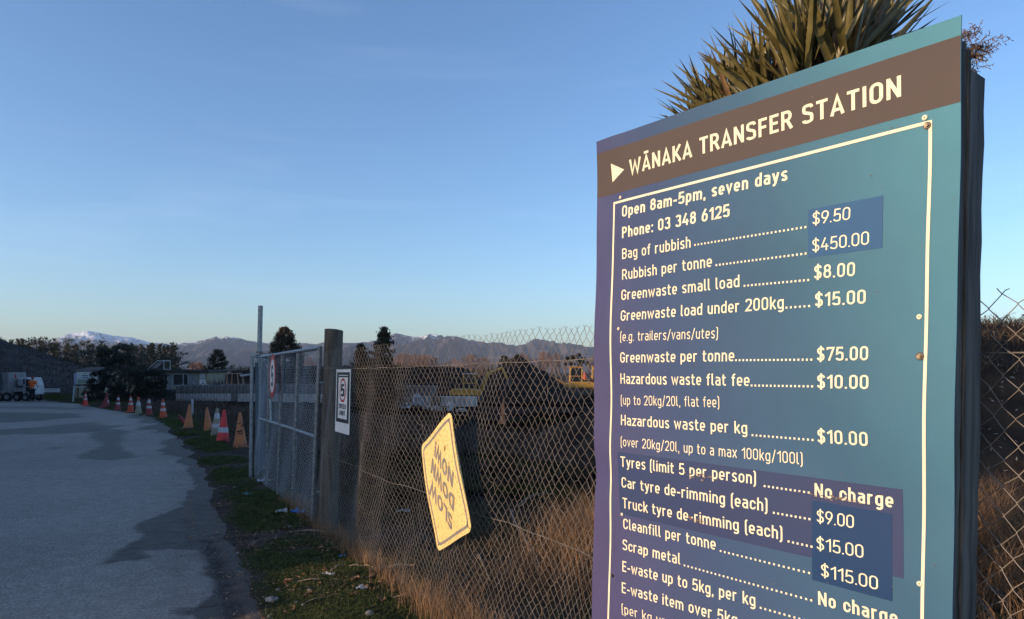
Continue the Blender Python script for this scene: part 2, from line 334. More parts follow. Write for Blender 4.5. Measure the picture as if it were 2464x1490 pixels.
H = H + np.where(verge, 0.10 * sstep(0, 1.0, GX - side) * (fbm(GX * 1.7, GY * 1.7, 5) - 0.35) + 0.02 * sstep(0, .6, GX - side), -0.004)
# tyre ruts with lug prints beside the asphalt
rc = edgeX(GY) - 0.16; rut = np.exp(-((GX - rc) / 0.085) ** 2) * (GY < 6.6) * (GY > 2)
H -= rut * 0.018 * (1 + 0.6 * np.sin(GY * 2 * math.pi / 0.055)); mudv = np.maximum(mudv, rut); dryf *= 1 - rut
rc2 = edgeX(GY) - 0.50; rut2 = np.exp(-((GX - rc2) / 0.07) ** 2) * (GY < 6.2) * (GY > 2) * 0.2
H -= rut2 * 0.006; mudv = np.maximum(mudv, rut2 * .8); dryf *= 1 - .6 * rut2
crk = [tuple(hit(*z5(p))[:2]) for p in ((1150, 1428), (1190, 1420), (1280, 1408), (1360, 1400), (1420, 1404), (1480, 1396))]
cy_ = np.interp(GX, [p[0] for p in crk], [p[1] for p in crk]); cm = np.exp(-((GY - cy_ - .02 * (fbm(GX * 14, GY * 0, 3) - .5)) / .012) ** 2) * (GX > crk[0][0]) * (GX < crk[-1][0]); dryf *= 1 - cm; mudv = np.maximum(mudv, cm); H -= .012 * cm
far = sstep(150, 2000, Q); grass = np.maximum(grass * (1 - far), far * 0.3); mudv = np.maximum(mudv, far)
na, nr = len(ang), len(rad)
idx = np.arange(na * nr).reshape(nr, na)
quads = np.stack([idx[:-1, :-1], idx[:-1, 1:], idx[1:, 1:], idx[1:, :-1]], -1).reshape(-1, 4)
V = np.stack([GX, GY, H], -1).reshape(-1, 3)
mask = np.stack([np.clip(dryf, 0, 1), np.clip(grass, 0, 1), np.clip(mudv, 0, 1), np.where(GY > 0, 1 - sstep(0.3, 1.6, GX - FX(GY)) * (1 - sstep(70, 110, GY)) * (0.55 + .45 * sstep(.4, .55, fbm(GX * .3, GY * .3, 4))), 1)], -1).reshape(-1, 4)
qr = isroad.ravel()[quads].all(1)
GROUND_NORMAL = {}
def submesh(name, q, m):
    u, inv = np.unique(q, return_inverse=True)
    o = fast_obj(name, V[u], inv.reshape(-1, 4)[:, ::-1], m)
    at_ = o.data.color_attributes.new('mask', 'FLOAT_COLOR', 'POINT'); at_.data.foreach_set('color', mask[u].astype(np.float32).ravel())
    o.data.polygons.foreach_set('use_smooth', [True] * len(o.data.polygons)); tag(o, kind='structure'); return o
road = submesh('road', quads[qr], ground_material('wet_patched_asphalt', True))
ground = submesh('ground', quads[~qr], ground_material('verge_earth', False))
mesh_obj('ground_under_camera', [(0.32 * math.sin(a), 0.32 * math.cos(a), 0.0) for a in np.linspace(0, 2 * math.pi, 24, endpoint=False)][::-1], [tuple(range(24))], ground.data.materials[0]).name = 'ground'
for o in C.objects:
    if o.name.startswith('ground') and 'kind' not in o: tag(o, kind='structure')

def gh(X, Y):
    """height incl. verge relief"""
    X = np.asarray(X, float); Y = np.asarray(Y, float); sd_ = edgeX(Y) + 0.35 * (fbm(X * 1.3, Y * 1.3, 4) - 0.5) * np.clip(Y / 8, 0.3, 2)
    return gz(X, Y) + np.where(X > sd_, 0.10 * sstep(0, 1.0, X - sd_) * (fbm(X * 1.7, Y * 1.7, 5) - 0.35) + 0.02 * sstep(0, .6, X - sd_), 0)

# ================================================================= MOUNTAINS
ridge = [(-700, 838), (-300, 832), (0, 834), (60, 830), (95, 822), (130, 815), (160, 806), (178, 800), (200, 797), (225, 800), (250, 803), (270, 805), (300, 808), (340, 817), (380, 824), (430, 827), (445, 826), (470, 822), (500, 815), (520, 812), (535, 811), (543, 807), (552, 811), (575, 815), (600, 821), (640, 826), (690, 829), (740, 827), (790, 824), (850, 826), (880, 824), (905, 820), (925, 812), (945, 805), (955, 803), (975, 804), (995, 807), (1015, 809), (1034, 805), (1055, 807), (1072, 812), (1082, 810), (1100, 812), (1120, 816), (1144, 820), (1180, 824), (1215, 827), (1251, 832), (1270, 826), (1282, 819), (1293, 817), (1315, 818), (1342, 823), (1370, 827), (1405, 833), (1438, 834), (1600, 842), (1900, 846), (2300, 840), (2600, 836), (3200, 846)]
rx_ = np.array([p[0] for p in ridge]); ry_ = np.array([p[1] for p in ridge])
def mountains():
    DM = 3600.0
    cols = np.linspace(-900, 3300, 1100); T = np.concatenate([np.linspace(0, 1, 70), 1 + np.linspace(0.04, 0.8, 10)])
    CX, TT = np.meshgrid(cols, T)
    th = (CX - HX) / F
    top = (HY - np.interp(cols, rx_, ry_)) / F * DM + CAMH
    top = np.broadcast_to(top, CX.shape) + 11.0 * (fbm(CX * 0.05, TT * 0 + 3, 5, .6) - 0.5)
    D = DM - 1500 * (1 - np.minimum(TT, 1)) + np.maximum(TT - 1, 0) * 900
    X = th * D; Y = D
    rg = np.abs(fbm(X * 0.006 + 40, Y * 0.0016, 6, 0.55) - 0.5) * 2
    rg2 = np.abs(fbm(X * 0.018, Y * 0.006 + 8, 5, 0.55) - 0.5) * 2
    prof = np.where(TT <= 1, TT ** 1.25, 1 - 0.9 * (TT - 1))
    env = np.clip(5 * TT * (1.03 - TT), 0.12, 1)
    Z = -2 + top * prof - env * (rg * 120 + rg2 * 60 - 36) * (top / 165)
    Z = np.minimum(Z, -2 + top * (0.45 + 0.55 * np.minimum(TT, 1)) if False else Z)
    k = len(cols); r = len(T); idx = np.arange(k * r).reshape(r, k)
    q = np.stack([idx[:-1, :-1], idx[:-1, 1:], idx[1:, 1:], idx[1:, :-1]], -1).reshape(-1, 4)
    m = bpy.data.materials.new('snowy_mountain'); m.use_nodes = True; n, l = m.node_tree.nodes, m.node_tree.links
    b = n['Principled BSDF']; b.inputs['Roughness'].default_value = 0.9; b.inputs['Specular IOR Level'].default_value = 0.1
    g = n.new('ShaderNodeNewGeometry'); s = n.new('ShaderNodeSeparateXYZ'); l.new(g.outputs['Position'], s.inputs[0])
    z = n.new('ShaderNodeTexNoise'); z.inputs['Scale'].default_value = 0.035; z.inputs['Detail'].default_value = 9; z.inputs['Roughness'].default_value = 0.7; l.new(g.outputs['Position'], z.inputs['Vector'])
    # snow cover attribute
    a = n.new('ShaderNodeAttribute'); a.attribute_name = 'snow'
    ad = n.new('ShaderNodeMath'); ad.operation = 'MULTIPLY_ADD'; l.new(z.outputs[0], ad.inputs[0]); ad.inputs[1].default_value = 2.8; l.new(a.outputs['Fac'], ad.inputs[2])
    cr = n.new('ShaderNodeValToRGB'); cr.color_ramp.elements[0].position = 0.0; cr.color_ramp.elements[1].position = 1.0
    mr = n.new('ShaderNodeMapRange'); l.new(ad.outputs[0], mr.inputs[0]); mr.inputs[1].default_value = 1.90; mr.inputs[2].default_value = 2.22
    mx = n.new('ShaderNodeMix'); mx.data_type = 'RGBA'; l.new(mr.outputs[0], mx.inputs[0])
    rk = n.new('ShaderNodeValToRGB'); rk.color_ramp.elements[0].position = 0.35; rk.color_ramp.elements[1].position = 0.65; rk.color_ramp.elements[0].color = (0.030, 0.028, 0.036, 1); rk.color_ramp.elements[1].color = (0.085, 0.062, 0.055, 1)
    l.new(z.outputs[0], rk.inputs[0]); l.new(rk.outputs[0], mx.inputs[6]); mx.inputs[7].default_value = (0.72, 0.74, 0.78, 1)
    l.new(mx.outputs[2], b.inputs['Base Color'])
    o = fast_obj('mountains', np.stack([X, Y, Z], -1).reshape(-1, 3), q[:, ::-1], m)
    cov = np.interp(CX, [95, 140, 180, 330, 400, 450, 500, 545, 600, 640, 900, 950, 1000, 1040, 1090, 1130, 1250, 1300, 1500], [.2, .55, .85, .78, .62, .42, .36, .50, .28, .22, .1, .25, .42, .55, .35, .1, 0, .05, -.1])
    sn = cov - 1.7 * (1 - (Z / top)) + 0.22
    at_ = o.data.attributes.new('snow', 'FLOAT', 'POINT'); at_.data.foreach_set('value', sn.astype(np.float32).ravel())
    o.data.polygons.foreach_set('use_smooth', [True] * len(o.data.polygons)); tag(o, kind='structure')
mountains()

# ================================================================= LEFT HILLSIDE + SHADE CASTERS BEHIND THE CAMERA'S LEFT
def heightfield(name, xs, ys, fn, m, kind='structure', smooth=True):
    X, Y = np.meshgrid(xs, ys); Z = fn(X, Y); k, r = len(xs), len(ys); idx = np.arange(k * r).reshape(r, k)
    q = np.stack([idx[:-1, :-1], idx[:-1, 1:], idx[1:, 1:], idx[1:, :-1]], -1).reshape(-1, 4)
    keep = Z.ravel()[q].max(1) > -1.9; q = q[keep]; u, inv = np.unique(q, return_inverse=True)
    o = fast_obj(name, np.stack([X, Y, Z], -1).reshape(-1, 3)[u], inv.reshape(-1, 4), m)
    if smooth: o.data.polygons.foreach_set('use_smooth', [True] * len(o.data.polygons))
    if kind: tag(o, kind=kind)
    return o
hill_x = np.array([-400, -100, 0, 20, 44, 67, 111, 155, 189, 204, 240, 300]); hill_y = np.array([790, 806, 816, 826, 832, 836, 855, 868, 877, 888, 925, 975])
def hill_h(X, Y):
    px = HX + F * X / np.maximum(Y, 1); Yr = 92.0
    crest = CAMH + (HY - np.interp(px, hill_x, hill_y)) / F * Yr
    t = np.clip((Y - 68) / (Yr - 68), 0, 1.0); back = np.clip((Y - Yr) / 30, 0, 1)
    h = -0.6 + (crest + 0.6) * (t ** 0.8) * (1 - 0.15 * back) + 0.7 * (fbm(X * 0.25, Y * 0.25, 5) - 0.5) * t
    return np.where((t <= 0), -0.85, np.maximum(h, -0.85))
heightfield('hillside', np.linspace(-115, -34, 150), np.linspace(66, 150, 90), hill_h, M['hillscrub'])

def along(r, q, z=0): return Vector((-SUN.x * q, -SUN.y * q, 0)) + Vector((SUN.y, -SUN.x, 0)) * r * 1.0 + Vector((0, 0, z))
# the perpendicular axis (r) points away to the left front of the camera
def shed():  # unseen shed, added to cast the shade edge over gate and yard
    e = empty('shade_shed', along(18.09, -17.0), 0)
    tag(e, 'unseen steel clad shed added to shade the gate and the yard', 'shed')
    ang_ = math.atan2(-SUN.x, SUN.y); L, W, Hh = 24.6, 6.0, 7.2
    e.rotation_euler = (0, 0, math.atan2(-SUN.x, SUN.y))
    b = MB(); b.box((0, 0, Hh / 2 - .35), (L, W, Hh - .7)); b.build('wall', mat('grey_steel_cladding', (0.25, 0.27, 0.28), 0.6, (0.30, 0.31, 0.32), 2, 4), e)
    r_ = MB(); r_.prism([(-W / 2 - .2, Hh - .7), (W / 2 + .2, Hh - .7), (W / 2 + .2, Hh - .5), (0, Hh), (-W / 2 - .2, Hh - .5)], (Vector((0, 1, 0)), Vector((0, 0, 1)), Vector((1, 0, 0))), (-L / 2 - 0.0, 0, 0), L)
    r_.build('roof', M['roof_dark'], e)
    d = MB(); d.box((3, W / 2 + .04, 2.2), (4, .06, 4.4)); d.build('door', M['white_paint'], e)
shed()
def bank():  # unseen bank added past the shed, shaped to carry the shade further left
    v = []; f = []; rs = np.linspace(28, 150, 60)
    for i, r in enumerate(rs):
        h = np.interp(r, [28, 31, 52, 60, 150], [5.5, 8.2, 8.4, 9.0, 9.5]) + 0.5 * float(fbm(r * .4, 3, 4)) - .25
        ex_ = .34 * max(0, r - 40); h += .176 * ex_
        for q, z in ((-11.5, -.8), (-15, h), (-19, h), (-28, -.8)): v.append(along(r, q - ex_, z))
        if i: k = (i - 1) * 4; f += [(k + j, k + j + 1, k + j + 5, k + j + 4) for j in range(3)]
    f += [(0, 1, 2, 3), tuple(len(v) - 4 + j for j in (3, 2, 1, 0))]
    tag(mesh_obj('shade_bank', v, f, M['scrub']), kind='structure')
bank()
def shade_blocks():  # unseen blocks added only to keep the sun off the near asphalt
    c = along(6.4, -8.0); e = empty('shade_blocks', c, math.atan2(-SUN.x, SUN.y)); tag(e, 'unseen low stack of concrete blocks added to shade the near asphalt', 'shade caster')
    for i in range(3):
        for j in range(2): b = MB(); b.box((-1.0 + i * 1.02, 0, .375 + j * .76), (1.0, .7, .75)); bevel(b.build('concrete_block', M['concrete2'], e), .03, 2)
shade_blocks()

# ================================================================= VEGETATION TOOLS
def blades(name, P, h, wd, lean, m, parent=None, curl=0.3, rs=rng):
    """P (N,3) bases, h heights, wd widths, lean horizontal reach as share of height"""
    P = np.asarray(P, float); N = len(P); h = np.broadcast_to(h, N); wd = np.broadcast_to(wd, N)
    a = rs.rand(N) * 2 * math.pi; le = lean * (0.3 + rs.rand(N)) * h; d = np.stack([np.cos(a), np.sin(a), 0 * a], 1)
    b = a + rs.rand(N) * 3.14; s = np.stack([np.cos(b), np.sin(b), 0 * a], 1)
    vs = []
    for t, k in ((0, 1.0), (0.45, 0.8), (0.8, 0.45)):
        c = P + d * (le * (t ** 2))[:, None] + np.stack([0 * a, 0 * a, h * (t - curl * t * t * 0.5)], 1)
        vs += [c - s * (wd * k / 2)[:, None], c + s * (wd * k / 2)[:, None]]
    vs.append(P + d * le[:, None] + np.stack([0 * a, 0 * a, h * (1 - curl * 0.5)], 1))
    Vv = np.stack(vs, 1).reshape(-1, 3); base = (np.arange(N) * 7)[:, None]
    tri = np.concatenate([base + np.array([[0, 1, 3]]), base + np.array([[0, 3, 2]]), base + np.array([[2, 3, 5]]), base + np.array([[2, 5, 4]]), base + np.array([[4, 5, 6]])])
    return fast_obj(name, Vv, tri, m, parent)
def leafcloud(name, pts, size, m, parent=None, rs=rng, stretch=(1, 1, 1)):
    pts = np.asarray(pts, float); N = len(pts); size = np.broadcast_to(size, N)
    d1 = rs.randn(N, 3); d2 = rs.randn(N, 3); d1 /= np.linalg.norm(d1, axis=1)[:, None]; d2 /= np.linalg.norm(d2, axis=1)[:, None]
    st = np.array(stretch)
    v = np.stack([pts - d1 * size[:, None] * .5 * st, pts + d2 * size[:, None] * .35 * st, pts + d1 * size[:, None] * .5 * st], 1).reshape(-1, 3)
    return fast_obj(name, v, np.arange(3 * N).reshape(-1, 3), m, parent)
def ellips(n, c, r, rs=rng, shell=0.5):
    d = rs.randn(n, 3); d /= np.linalg.norm(d, axis=1)[:, None]; k = shell + (1 - shell) * rs.rand(n) ** 0.6
    return np.array(c) + d * k[:, None] * np.array(r)
def clumps(n, c, r, nc, cr, rs=rng):
    cs = ellips(nc, c, r, rs, 0.55); out = [ellips(n // nc, q, (cr, cr, cr * .8), rs, .3) for q in cs]
    return np.concatenate(out)

# ---- pines (four meshes of each kind, copied)
def make_pine(kind, seed, m):
    rs = np.random.RandomState(seed); root = empty('pine_tree')
    t = MB(); t.tube([(0, 0, -0.3), (0.02, 0, 0.5), (0, 0.02, 0.97)], [0.022, 0.014, 0.003], 6); t.build('trunk', M['bark'], root)
    P = []; S = []
    if kind == 'cone':
        for L in range(15):
            z = 0.06 + 0.92 * L / 15; rr = (0.20 * (1 - z) ** 0.75 + 0.012) * (0.75 + 0.5 * rs.rand()); nb = 8
            for k in range(nb):
                a = rs.rand() * 6.28; q = rr * (0.6 + 0.6 * rs.rand())
                for j in range(9): s = (j + 1) / 9; P.append((math.cos(a) * q * s + rs.randn() * .008, math.sin(a) * q * s + rs.randn() * .008, z + 0.05 * s * s + rs.randn() * 0.008)); S.append(0.042)
    elif kind == 'bushy':
        for L in range(26):
            z = 0.12 + 0.83 * rs.rand(); rr = 0.30 * math.sin(math.pi * min(1, (1.08 - z) ** 0.75)) * (0.7 + 0.55 * rs.rand()) + 0.02; a = rs.rand() * 6.28
            for j in range(42): s = rs.rand() ** .6; P.append((math.cos(a) * rr * s + rs.randn() * .022, math.sin(a) * rr * s + rs.randn() * .022, z + 0.07 * s * s + rs.randn() * 0.02)); S.append(0.045)
    leafcloud('crown', P, np.array(S) * (0.7 + 0.6 * rs.rand(len(S))), m, root, rs, (1, 1, 1.5))
    return root
GP = 'pines along the back of the site'
protos = [make_pine('cone', 1, M['pine']), make_pine('cone', 2, M['pine2']), make_pine('bushy', 3, M['pine']), make_pine('bushy', 4, M['pine2'])]
used = [False] * 4
def pine(x, top, Y, k, wide=1.0, label=None, base=None):
    p = protos[k] if not used[k] else copy_tree(protos[k]); used[k] = True
    zt = CAMH + (HY - top) / F * Y; zb = -0.6 if base is None else base; h = zt - zb
    p.location = ((x - HX) / F * Y, Y, zb); p.scale = (h * wide, h * wide, h); p.rotation_euler = (0, 0, rnd.random() * 6)
    tag(p, label or 'dark pine in the dense row behind the hillside and the dark shrub', 'tree', GP); return p
row = [(14, 822, 0), (28, 815, 0), (44, 813, 0), (54, 813, 0), (66, 822, 2), (78, 819, 3), (86, 814, 2), (98, 816, 1), (107, 813, 3), (118, 822, 2), (127, 825, 0), (135, 823, 1), (153, 815, 3), (162, 824, 0), (172, 829, 2), (182, 826, 1), (193, 820, 3), (203, 826, 2), (213, 832, 0), (223, 826, 0), (233, 832, 1), (244, 818, 0), (252, 828, 0), (262, 832, 2), (272, 830, 1), (290, 834, 2), (300, 830, 0), (312, 832, 2), (321, 836, 0), (329, 829, 1), (340, 826, 0), (350, 834, 2), (357, 829, 0), (364, 823, 0), (370, 824, 1), (378, 832, 2), (385, 825, 0), (393, 830, 1), (400, 832, 0), (407, 828, 2), (414, 822, 0), (421, 828, 1)]
def where(x): return 'over the hillside crest at the far left' if x < 100 else 'between the hillside and the broadleaf tree' if x < 228 else 'half hidden behind the broadleaf tree' if x < 325 else 'beyond the cabin roof'
for i, (x, t, k) in enumerate(row): pine(x, t, 138 + (i * 37 % 11) * 3.0, k, 0.95 + 0.25 * rnd.random(), ('bushy pine ' if k > 1 else 'pointed dark pine ') + where(x))
for (x, t, k, Y) in [(60, 838, 3, 118), (131, 846, 3, 112), (158, 848, 3, 112), (181, 853, 3, 110), (170, 850, 2, 116), (110, 835, 2, 118), (90, 838, 2, 120), (205, 845, 2, 116), (225, 842, 2, 118), (335, 842, 3, 118), (345, 852, 2, 112), (372, 846, 3, 114), (388, 850, 2, 112)]: pine(x, t, Y, k, 1.15, ('low bushy pine before the row, ' if k == 2 else 'low warm lit pine before the row, ') + where(x), None)
pine(408, 836, 92, 3, 1.15, 'bushy pine at the right end of the pine row above the cabin roof')
pine(428, 848, 90, 3, 1.2, 'low bushy pine just right of the roof box, lowest of the pines over the cabin')
pine(401, 868, 84, 3, 1.3, 'small yellowish pine rising right behind the cabin roof')
# single pine right of the cabin
def broad_pine():
    Y = 82.0; b = at(524, 903, Y); zt = at(524, 840, Y).z; h = zt + .6; root = empty('pine_tree', (b.x, Y, -0.6)); rs = np.random.RandomState(9)
    t = MB(); t.tube([(0, 0, -.2), (0.05, 0, h * .5), (0, 0, h * .95)], [.16, .10, .03], 7); P = []
    for k in range(64):
        z = h * (0.10 + 0.85 * rs.rand() ** 0.9); a = rs.rand() * 6.28; rr = (1 - z / h) ** 0.7 * 2.3 * (0.65 + .5 * rs.rand()) + .12
        t.tube([(0, 0, z - .1), (math.cos(a) * rr * .7, math.sin(a) * rr * .7, z + .12 * rr)], [.03, .012], 4)
        for j in range(60): s = 0.25 + 0.8 * rs.rand(); P.append((math.cos(a) * rr * s + rs.randn() * .09, math.sin(a) * rr * s + rs.randn() * .09, z + 0.28 * rr * s * s + rs.randn() * .08))
    t.build('trunk', M['bark'], root); leafcloud('crown', P, 0.26, M['pine2'], root, rs, (1, 1, 1.5))
    tag(root, 'broad isolated pine with spreading branches just right of the cabin', 'tree')
broad_pine()
def cypress():
    Y = 62.0; root = empty('cypress_tree', (at(686, 0, Y).x, Y, -0.6)); rs = np.random.RandomState(21); h = at(686, 792, Y).z + .6; P = []
    t = MB(); t.tube([(0, 0, -.2), (0, 0, h * .9)], [.16, .04], 7); t.build('trunk', M['bark'], root)
    for k in range(260):
        z = h * (0.03 + .97 * rs.rand()); a = rs.rand() * 6.28; u = z / h; rr = 1.72 * (min(1, (1 - u) / .42)) ** .6 * (0.75 + .3 * rs.rand()); hh = .35 + .3 * rs.rand()
        for j in range(60): s = .5 + .5 * rs.rand(); P.append((math.cos(a) * rr * s + rs.randn() * .07, math.sin(a) * rr * s + rs.randn() * .07, min(z + hh * (rs.rand() - .3), h * (1.0 + .02 * rs.rand()))))
    for sx, sz in ((-.55, .93), (-.35, .97), (.35, .97), (.1, 1.02), (.55, .9)):
        for j in range(50): P.append((sx + rs.randn() * .05, rs.randn() * .05, h * sz - .5 + rs.rand() * .6))
    leafcloud('crown', P, 0.17, M['cypress'], root, rs, (1, 1, 2.2))
    tag(root, 'dense rusty brown cypress with a rounded top rising above the gate', 'tree')
cypress()
def ragged_conifer(name, x, top, Y, half, n, label, m, seed, droop=0.25, narrow_top=True):
    root = empty(name, (at(x, 0, Y).x, Y, -0.4)); rs = np.random.RandomState(seed); h = at(x, top, Y).z + .4; P = []; t = MB()
    t.tube([(0, 0, -.2), (.06, 0, h * .5), (0, 0, h * .98)], [.10, .06, .02], 6); wd = half / F * Y
    for k in range(n):
        u = rs.rand() ** .9; z = h * (.08 + .9 * u); a = rs.rand() * 6.28
        rr = wd * ((1 - u) ** 1.1 + (.16 if narrow_top else .05)) * (.6 + .6 * rs.rand())
        t.tube([(0, 0, z), (math.cos(a) * rr, math.sin(a) * rr, z + .15 * rr)], [.018, .006], 4)
        for j in range(46): s = .2 + .85 * rs.rand(); P.append((math.cos(a) * rr * s + rs.randn() * .05, math.sin(a) * rr * s + rs.randn() * .05, z + .15 * rr * s - droop * rs.rand() * .5 + rs.randn() * .04))
    t.build('trunk', M['bark'], root); leafcloud('crown', P, .13, m, root, rs, (1, 1, 1.6)); tag(root, label, 'tree')
ragged_conifer('conifer_tree', 922, 783, 34, 62, 170, 'tall ragged conifer with a crooked feathery top seen over the mesh fence', M['pine2'], 31)
ragged_conifer('conifer_tree', 868, 826, 34, 90, 190, 'low spreading conifer right of the round timber post', M['pine2'], 32, .3, False)
ragged_conifer('conifer_tree', 895, 862, 32, 100, 170, 'lowest bushy conifer filling the gap below the two ragged ones', M['pine'], 33, .3, False)

# ---- grey green tree and dark shrub before the cabin
def bushy_tree(name, x, Y, blobs, m, label, cat, seed, nl=5200, size=.2, trunk=True):
    root = empty(name, (at(x, 0, Y).x, Y, float(gz(0, Y)))); rs = np.random.RandomState(seed); P = []; t = MB(); g = float(gz(0, Y))
    tot = sum(b[2] * b[3] for b in blobs)
    for (bx, by, rx, ry) in blobs:
        c = at(bx, by, Y); rxm, rzm = rx / F * Y, ry / F * Y; n = int(nl * rx * ry / tot)
        P.append(clumps(n, (c.x - root.location.x, rs.randn() * .3, c.z - g), (rxm, rxm * .8, rzm), max(6, n // 90), .28 * rxm ** .5, rs))
        if trunk: t.tube([(0, 0, -.1), ((c.x - root.location.x) * .5, 0, (c.z - g) * .55), (c.x - root.location.x, 0, c.z - g)], [.09, .06, .02], 6)
    if trunk: t.build('trunk', M['bark'], root)
    P = np.concatenate(P); P[:, 2] = np.maximum(P[:, 2], .02)
    leafcloud('crown' if trunk else 'foliage', P, size * (.6 + .8 * rs.rand(len(P))), m, root, rs); tag(root, label, cat)
bushy_tree('broadleaf_tree', 275, 62, [(262, 860, 32, 26), (290, 852, 30, 24), (309, 836, 11, 10), (242, 878, 18, 20), (300, 876, 28, 24), (268, 840, 24, 12), (246, 850, 18, 18)], M['bushtree'], 'rounded grey green tree standing behind the dark shrub and the notice board', 'tree', 41, 9000, .22)
bushy_tree('dark_shrub', 300, 44, [(250, 925, 38, 30), (300, 915, 42, 34), (345, 920, 44, 34), (375, 935, 22, 26), (225, 938, 22, 22), (330, 893, 30, 16), (268, 950, 50, 14), (350, 952, 44, 14), (262, 896, 20, 14), (232, 955, 20, 14), (385, 915, 14, 20), (245, 915, 22, 20), (388, 948, 22, 16), (355, 935, 30, 24)], M['darkbush'], 'large dark rounded shrub in front of the cabin, behind the row of cones', 'shrub', 42, 15000, .16)

# ---- poplars on the far side: tall narrow bare crowns, individually placed
def make_poplar(seed, m):
    rs = np.random.RandomState(seed); root = empty('poplar_tree'); t = MB(); t.tube([(0, 0, -.05), (0, 0, .95)], [.014, .003], 5); P = []
    for k in range(70):
        z = .06 + .84 * rs.rand(); a = rs.rand() * 6.28; w_ = .10 * math.sin(math.pi * min(1, (1.02 - z) ** .6)) + .012; L_ = .16 * (1 - z) + .05
        t.tube([(0, 0, z), (math.cos(a) * w_, math.sin(a) * w_, z + L_)], [.003, .001], 3, False)
        for j in range(9): s = rs.rand(); P.append((math.cos(a) * w_ * s + rs.randn() * .012, math.sin(a) * w_ * s + rs.randn() * .012, z + L_ * s))
    t.build('trunk', M['bark'], root); leafcloud('crown', P, .05, m, root, rs, (.45, .45, 2.0)); return root
pops = [make_poplar(51, M['poplar']), make_poplar(52, M['poplar']), make_poplar(53, M['poplar2'])]; pu = [0, 0, 0]
def poplar(x, top, Y, k, wide, label, group='bare poplars in the far shelter belt'):
    p = pops[k] if not pu[k] else copy_tree(pops[k]); pu[k] = 1; h = at(x, top, Y).z + 1.5
    p.location = (at(x, 0, Y).x, Y, -1.5); p.scale = (h * wide, h * wide, h); p.rotation_euler = (0, 0, rnd.random() * 6); tag(p, label, 'tree', group)
PL = 'bare orange lit poplar in the far belt between the ragged conifers and the black heap'
for i in range(26): poplar(936 + i * 4.6 + rnd.uniform(-1.5, 1.5), 858 - (6 if 4 < i < 22 else 0) + rnd.uniform(-4, 4), 420 + rnd.uniform(-20, 20), i % 2, 1.0, PL)
for x, t in [(1066, 872), (1075, 868), (1084, 866), (1092, 860), (1100, 864), (1110, 866), (1118, 858), (1126, 852), (1134, 848), (1142, 850), (1150, 862), (1158, 858), (1166, 855), (1175, 862), (1186, 870), (1200, 868)]: poplar(x, t, 400 + rnd.uniform(-20, 20), rnd.choice((0, 0, 2)), 1.25, 'bare tall poplar rising beyond the cab of the left digger')
for x, t in [(1222, 858), (1236, 856), (1250, 850), (1258, 846), (1268, 852), (1278, 858), (1290, 860), (1300, 846), (1308, 842), (1317, 846), (1328, 852), (1338, 844), (1346, 850), (1360, 862), (1372, 864), (1418, 862), (1428, 856), (1438, 858), (1448, 860)]: poplar(x, t, 380 + rnd.uniform(-20, 20), rnd.choice((0, 1, 2)), 1.35, 'bare tall poplar right of the black heap, beyond the right digger')
for x, t in [(1213, 843), (1180, 858)]: pass
for x, t in [(733, 872), (739, 862), (745, 857), (752, 866), (758, 874)]: poplar(x, t, 330, 0, 1.3, 'orange lit poplar seen through the gate mesh', 'poplars behind the gate')
for x, t in [(459, 874), (465, 870), (472, 872), (479, 868), (486, 873), (491, 878)]: poplar(x, t, 210, 0 if x != 459 else 2, 1.6, 'small orange lit bare tree between the cabin pines and the broad pine', 'bare trees beyond the cabin')
for x, t in [(586, 884), (594, 880), (602, 888), (612, 890), (640, 886)]: poplar(x, t, 120, 2, 1.2, 'thin bare brown tree on the skyline left of the tall gate pipe', 'thin bare trees beyond the wall')
bushy_tree('evergreen_tree', 1388, 150, [(1375, 868, 16, 12), (1392, 862, 14, 12), (1402, 872, 12, 14)], M['pine'], 'dark rounded evergreen behind the cab of the right digger', 'tree', 61, 1800, .7)
bushy_tree('evergreen_tree', 1215, 160, [(1215, 868, 11, 10), (1222, 876, 12, 10)], M['pine2'], 'small dark evergreen just right of the black heap top', 'tree', 62, 1200, .7)
# far hedges, a mass of brush behind the wall and at the field edge
def brush_band(name, x0, x1, Y0, Y1, top, n, m, seed, hmin=.3, wd=.05, lean=.8):
    rs = np.random.RandomState(seed); px = x0 + (x1 - x0) * rs.rand(n); Y = Y0 + (Y1 - Y0) * rs.rand(n); X = (px - HX) / F * Y
    hh = (hmin + (top - hmin) * rs.rand(n)) * (.55 + .9 * fbm(X * .35, Y * .2, 4)); P = np.stack([X, Y, gz(X, Y) - .05], 1)
    return tag(blades(name, P, hh, wd * (Y / 40), lean, m, curl=.2, rs=rs), kind='stuff')
brush_band('brushwood', 508, 960, 60, 78, 1.9, 7000, M['scrub'], 71, .5, .07, .5)
brush_band('brushwood', 560, 1300, 90, 130, 3.4, 9000, M['scrub'], 72, 1.2, .09, .35)
CW = poly_world([(150, 962), (207, 976), (283, 989), (333, 998), (393, 1008), (453, 1032), (520, 1054), (578, 1078), (640, 1090)])[::-1]
def coneX(Y): return np.interp(Y, [p[1] for p in CW], [p[0] for p in CW])
def near_brush():
    rs = np.random.RandomState(73); n = 15000; Y = 12.5 + 26 * rs.rand(n); d = .35 + 6.5 * rs.rand(n) ** 1.2; X = coneX(Y) + d; k = (X < FX(Y) - .3 + 40 * (Y > 13)) & (fbm(X * .8, Y * .5, 4) > .40); X, Y, d = X[k], Y[k], d[k]
    P = np.stack([X, Y, gz(X, Y) - .03], 1); tag(blades('dry_brush', P, (.10 + .38 * rs.rand(len(X)) * np.clip(d / 1.6, .3, 1.3)) * (.4 + 1.1 * fbm(X * .9, Y * .6, 4)), .010 + .0005 * Y, 1.0, M['scrub'], rs=rs), kind='stuff')
near_brush()
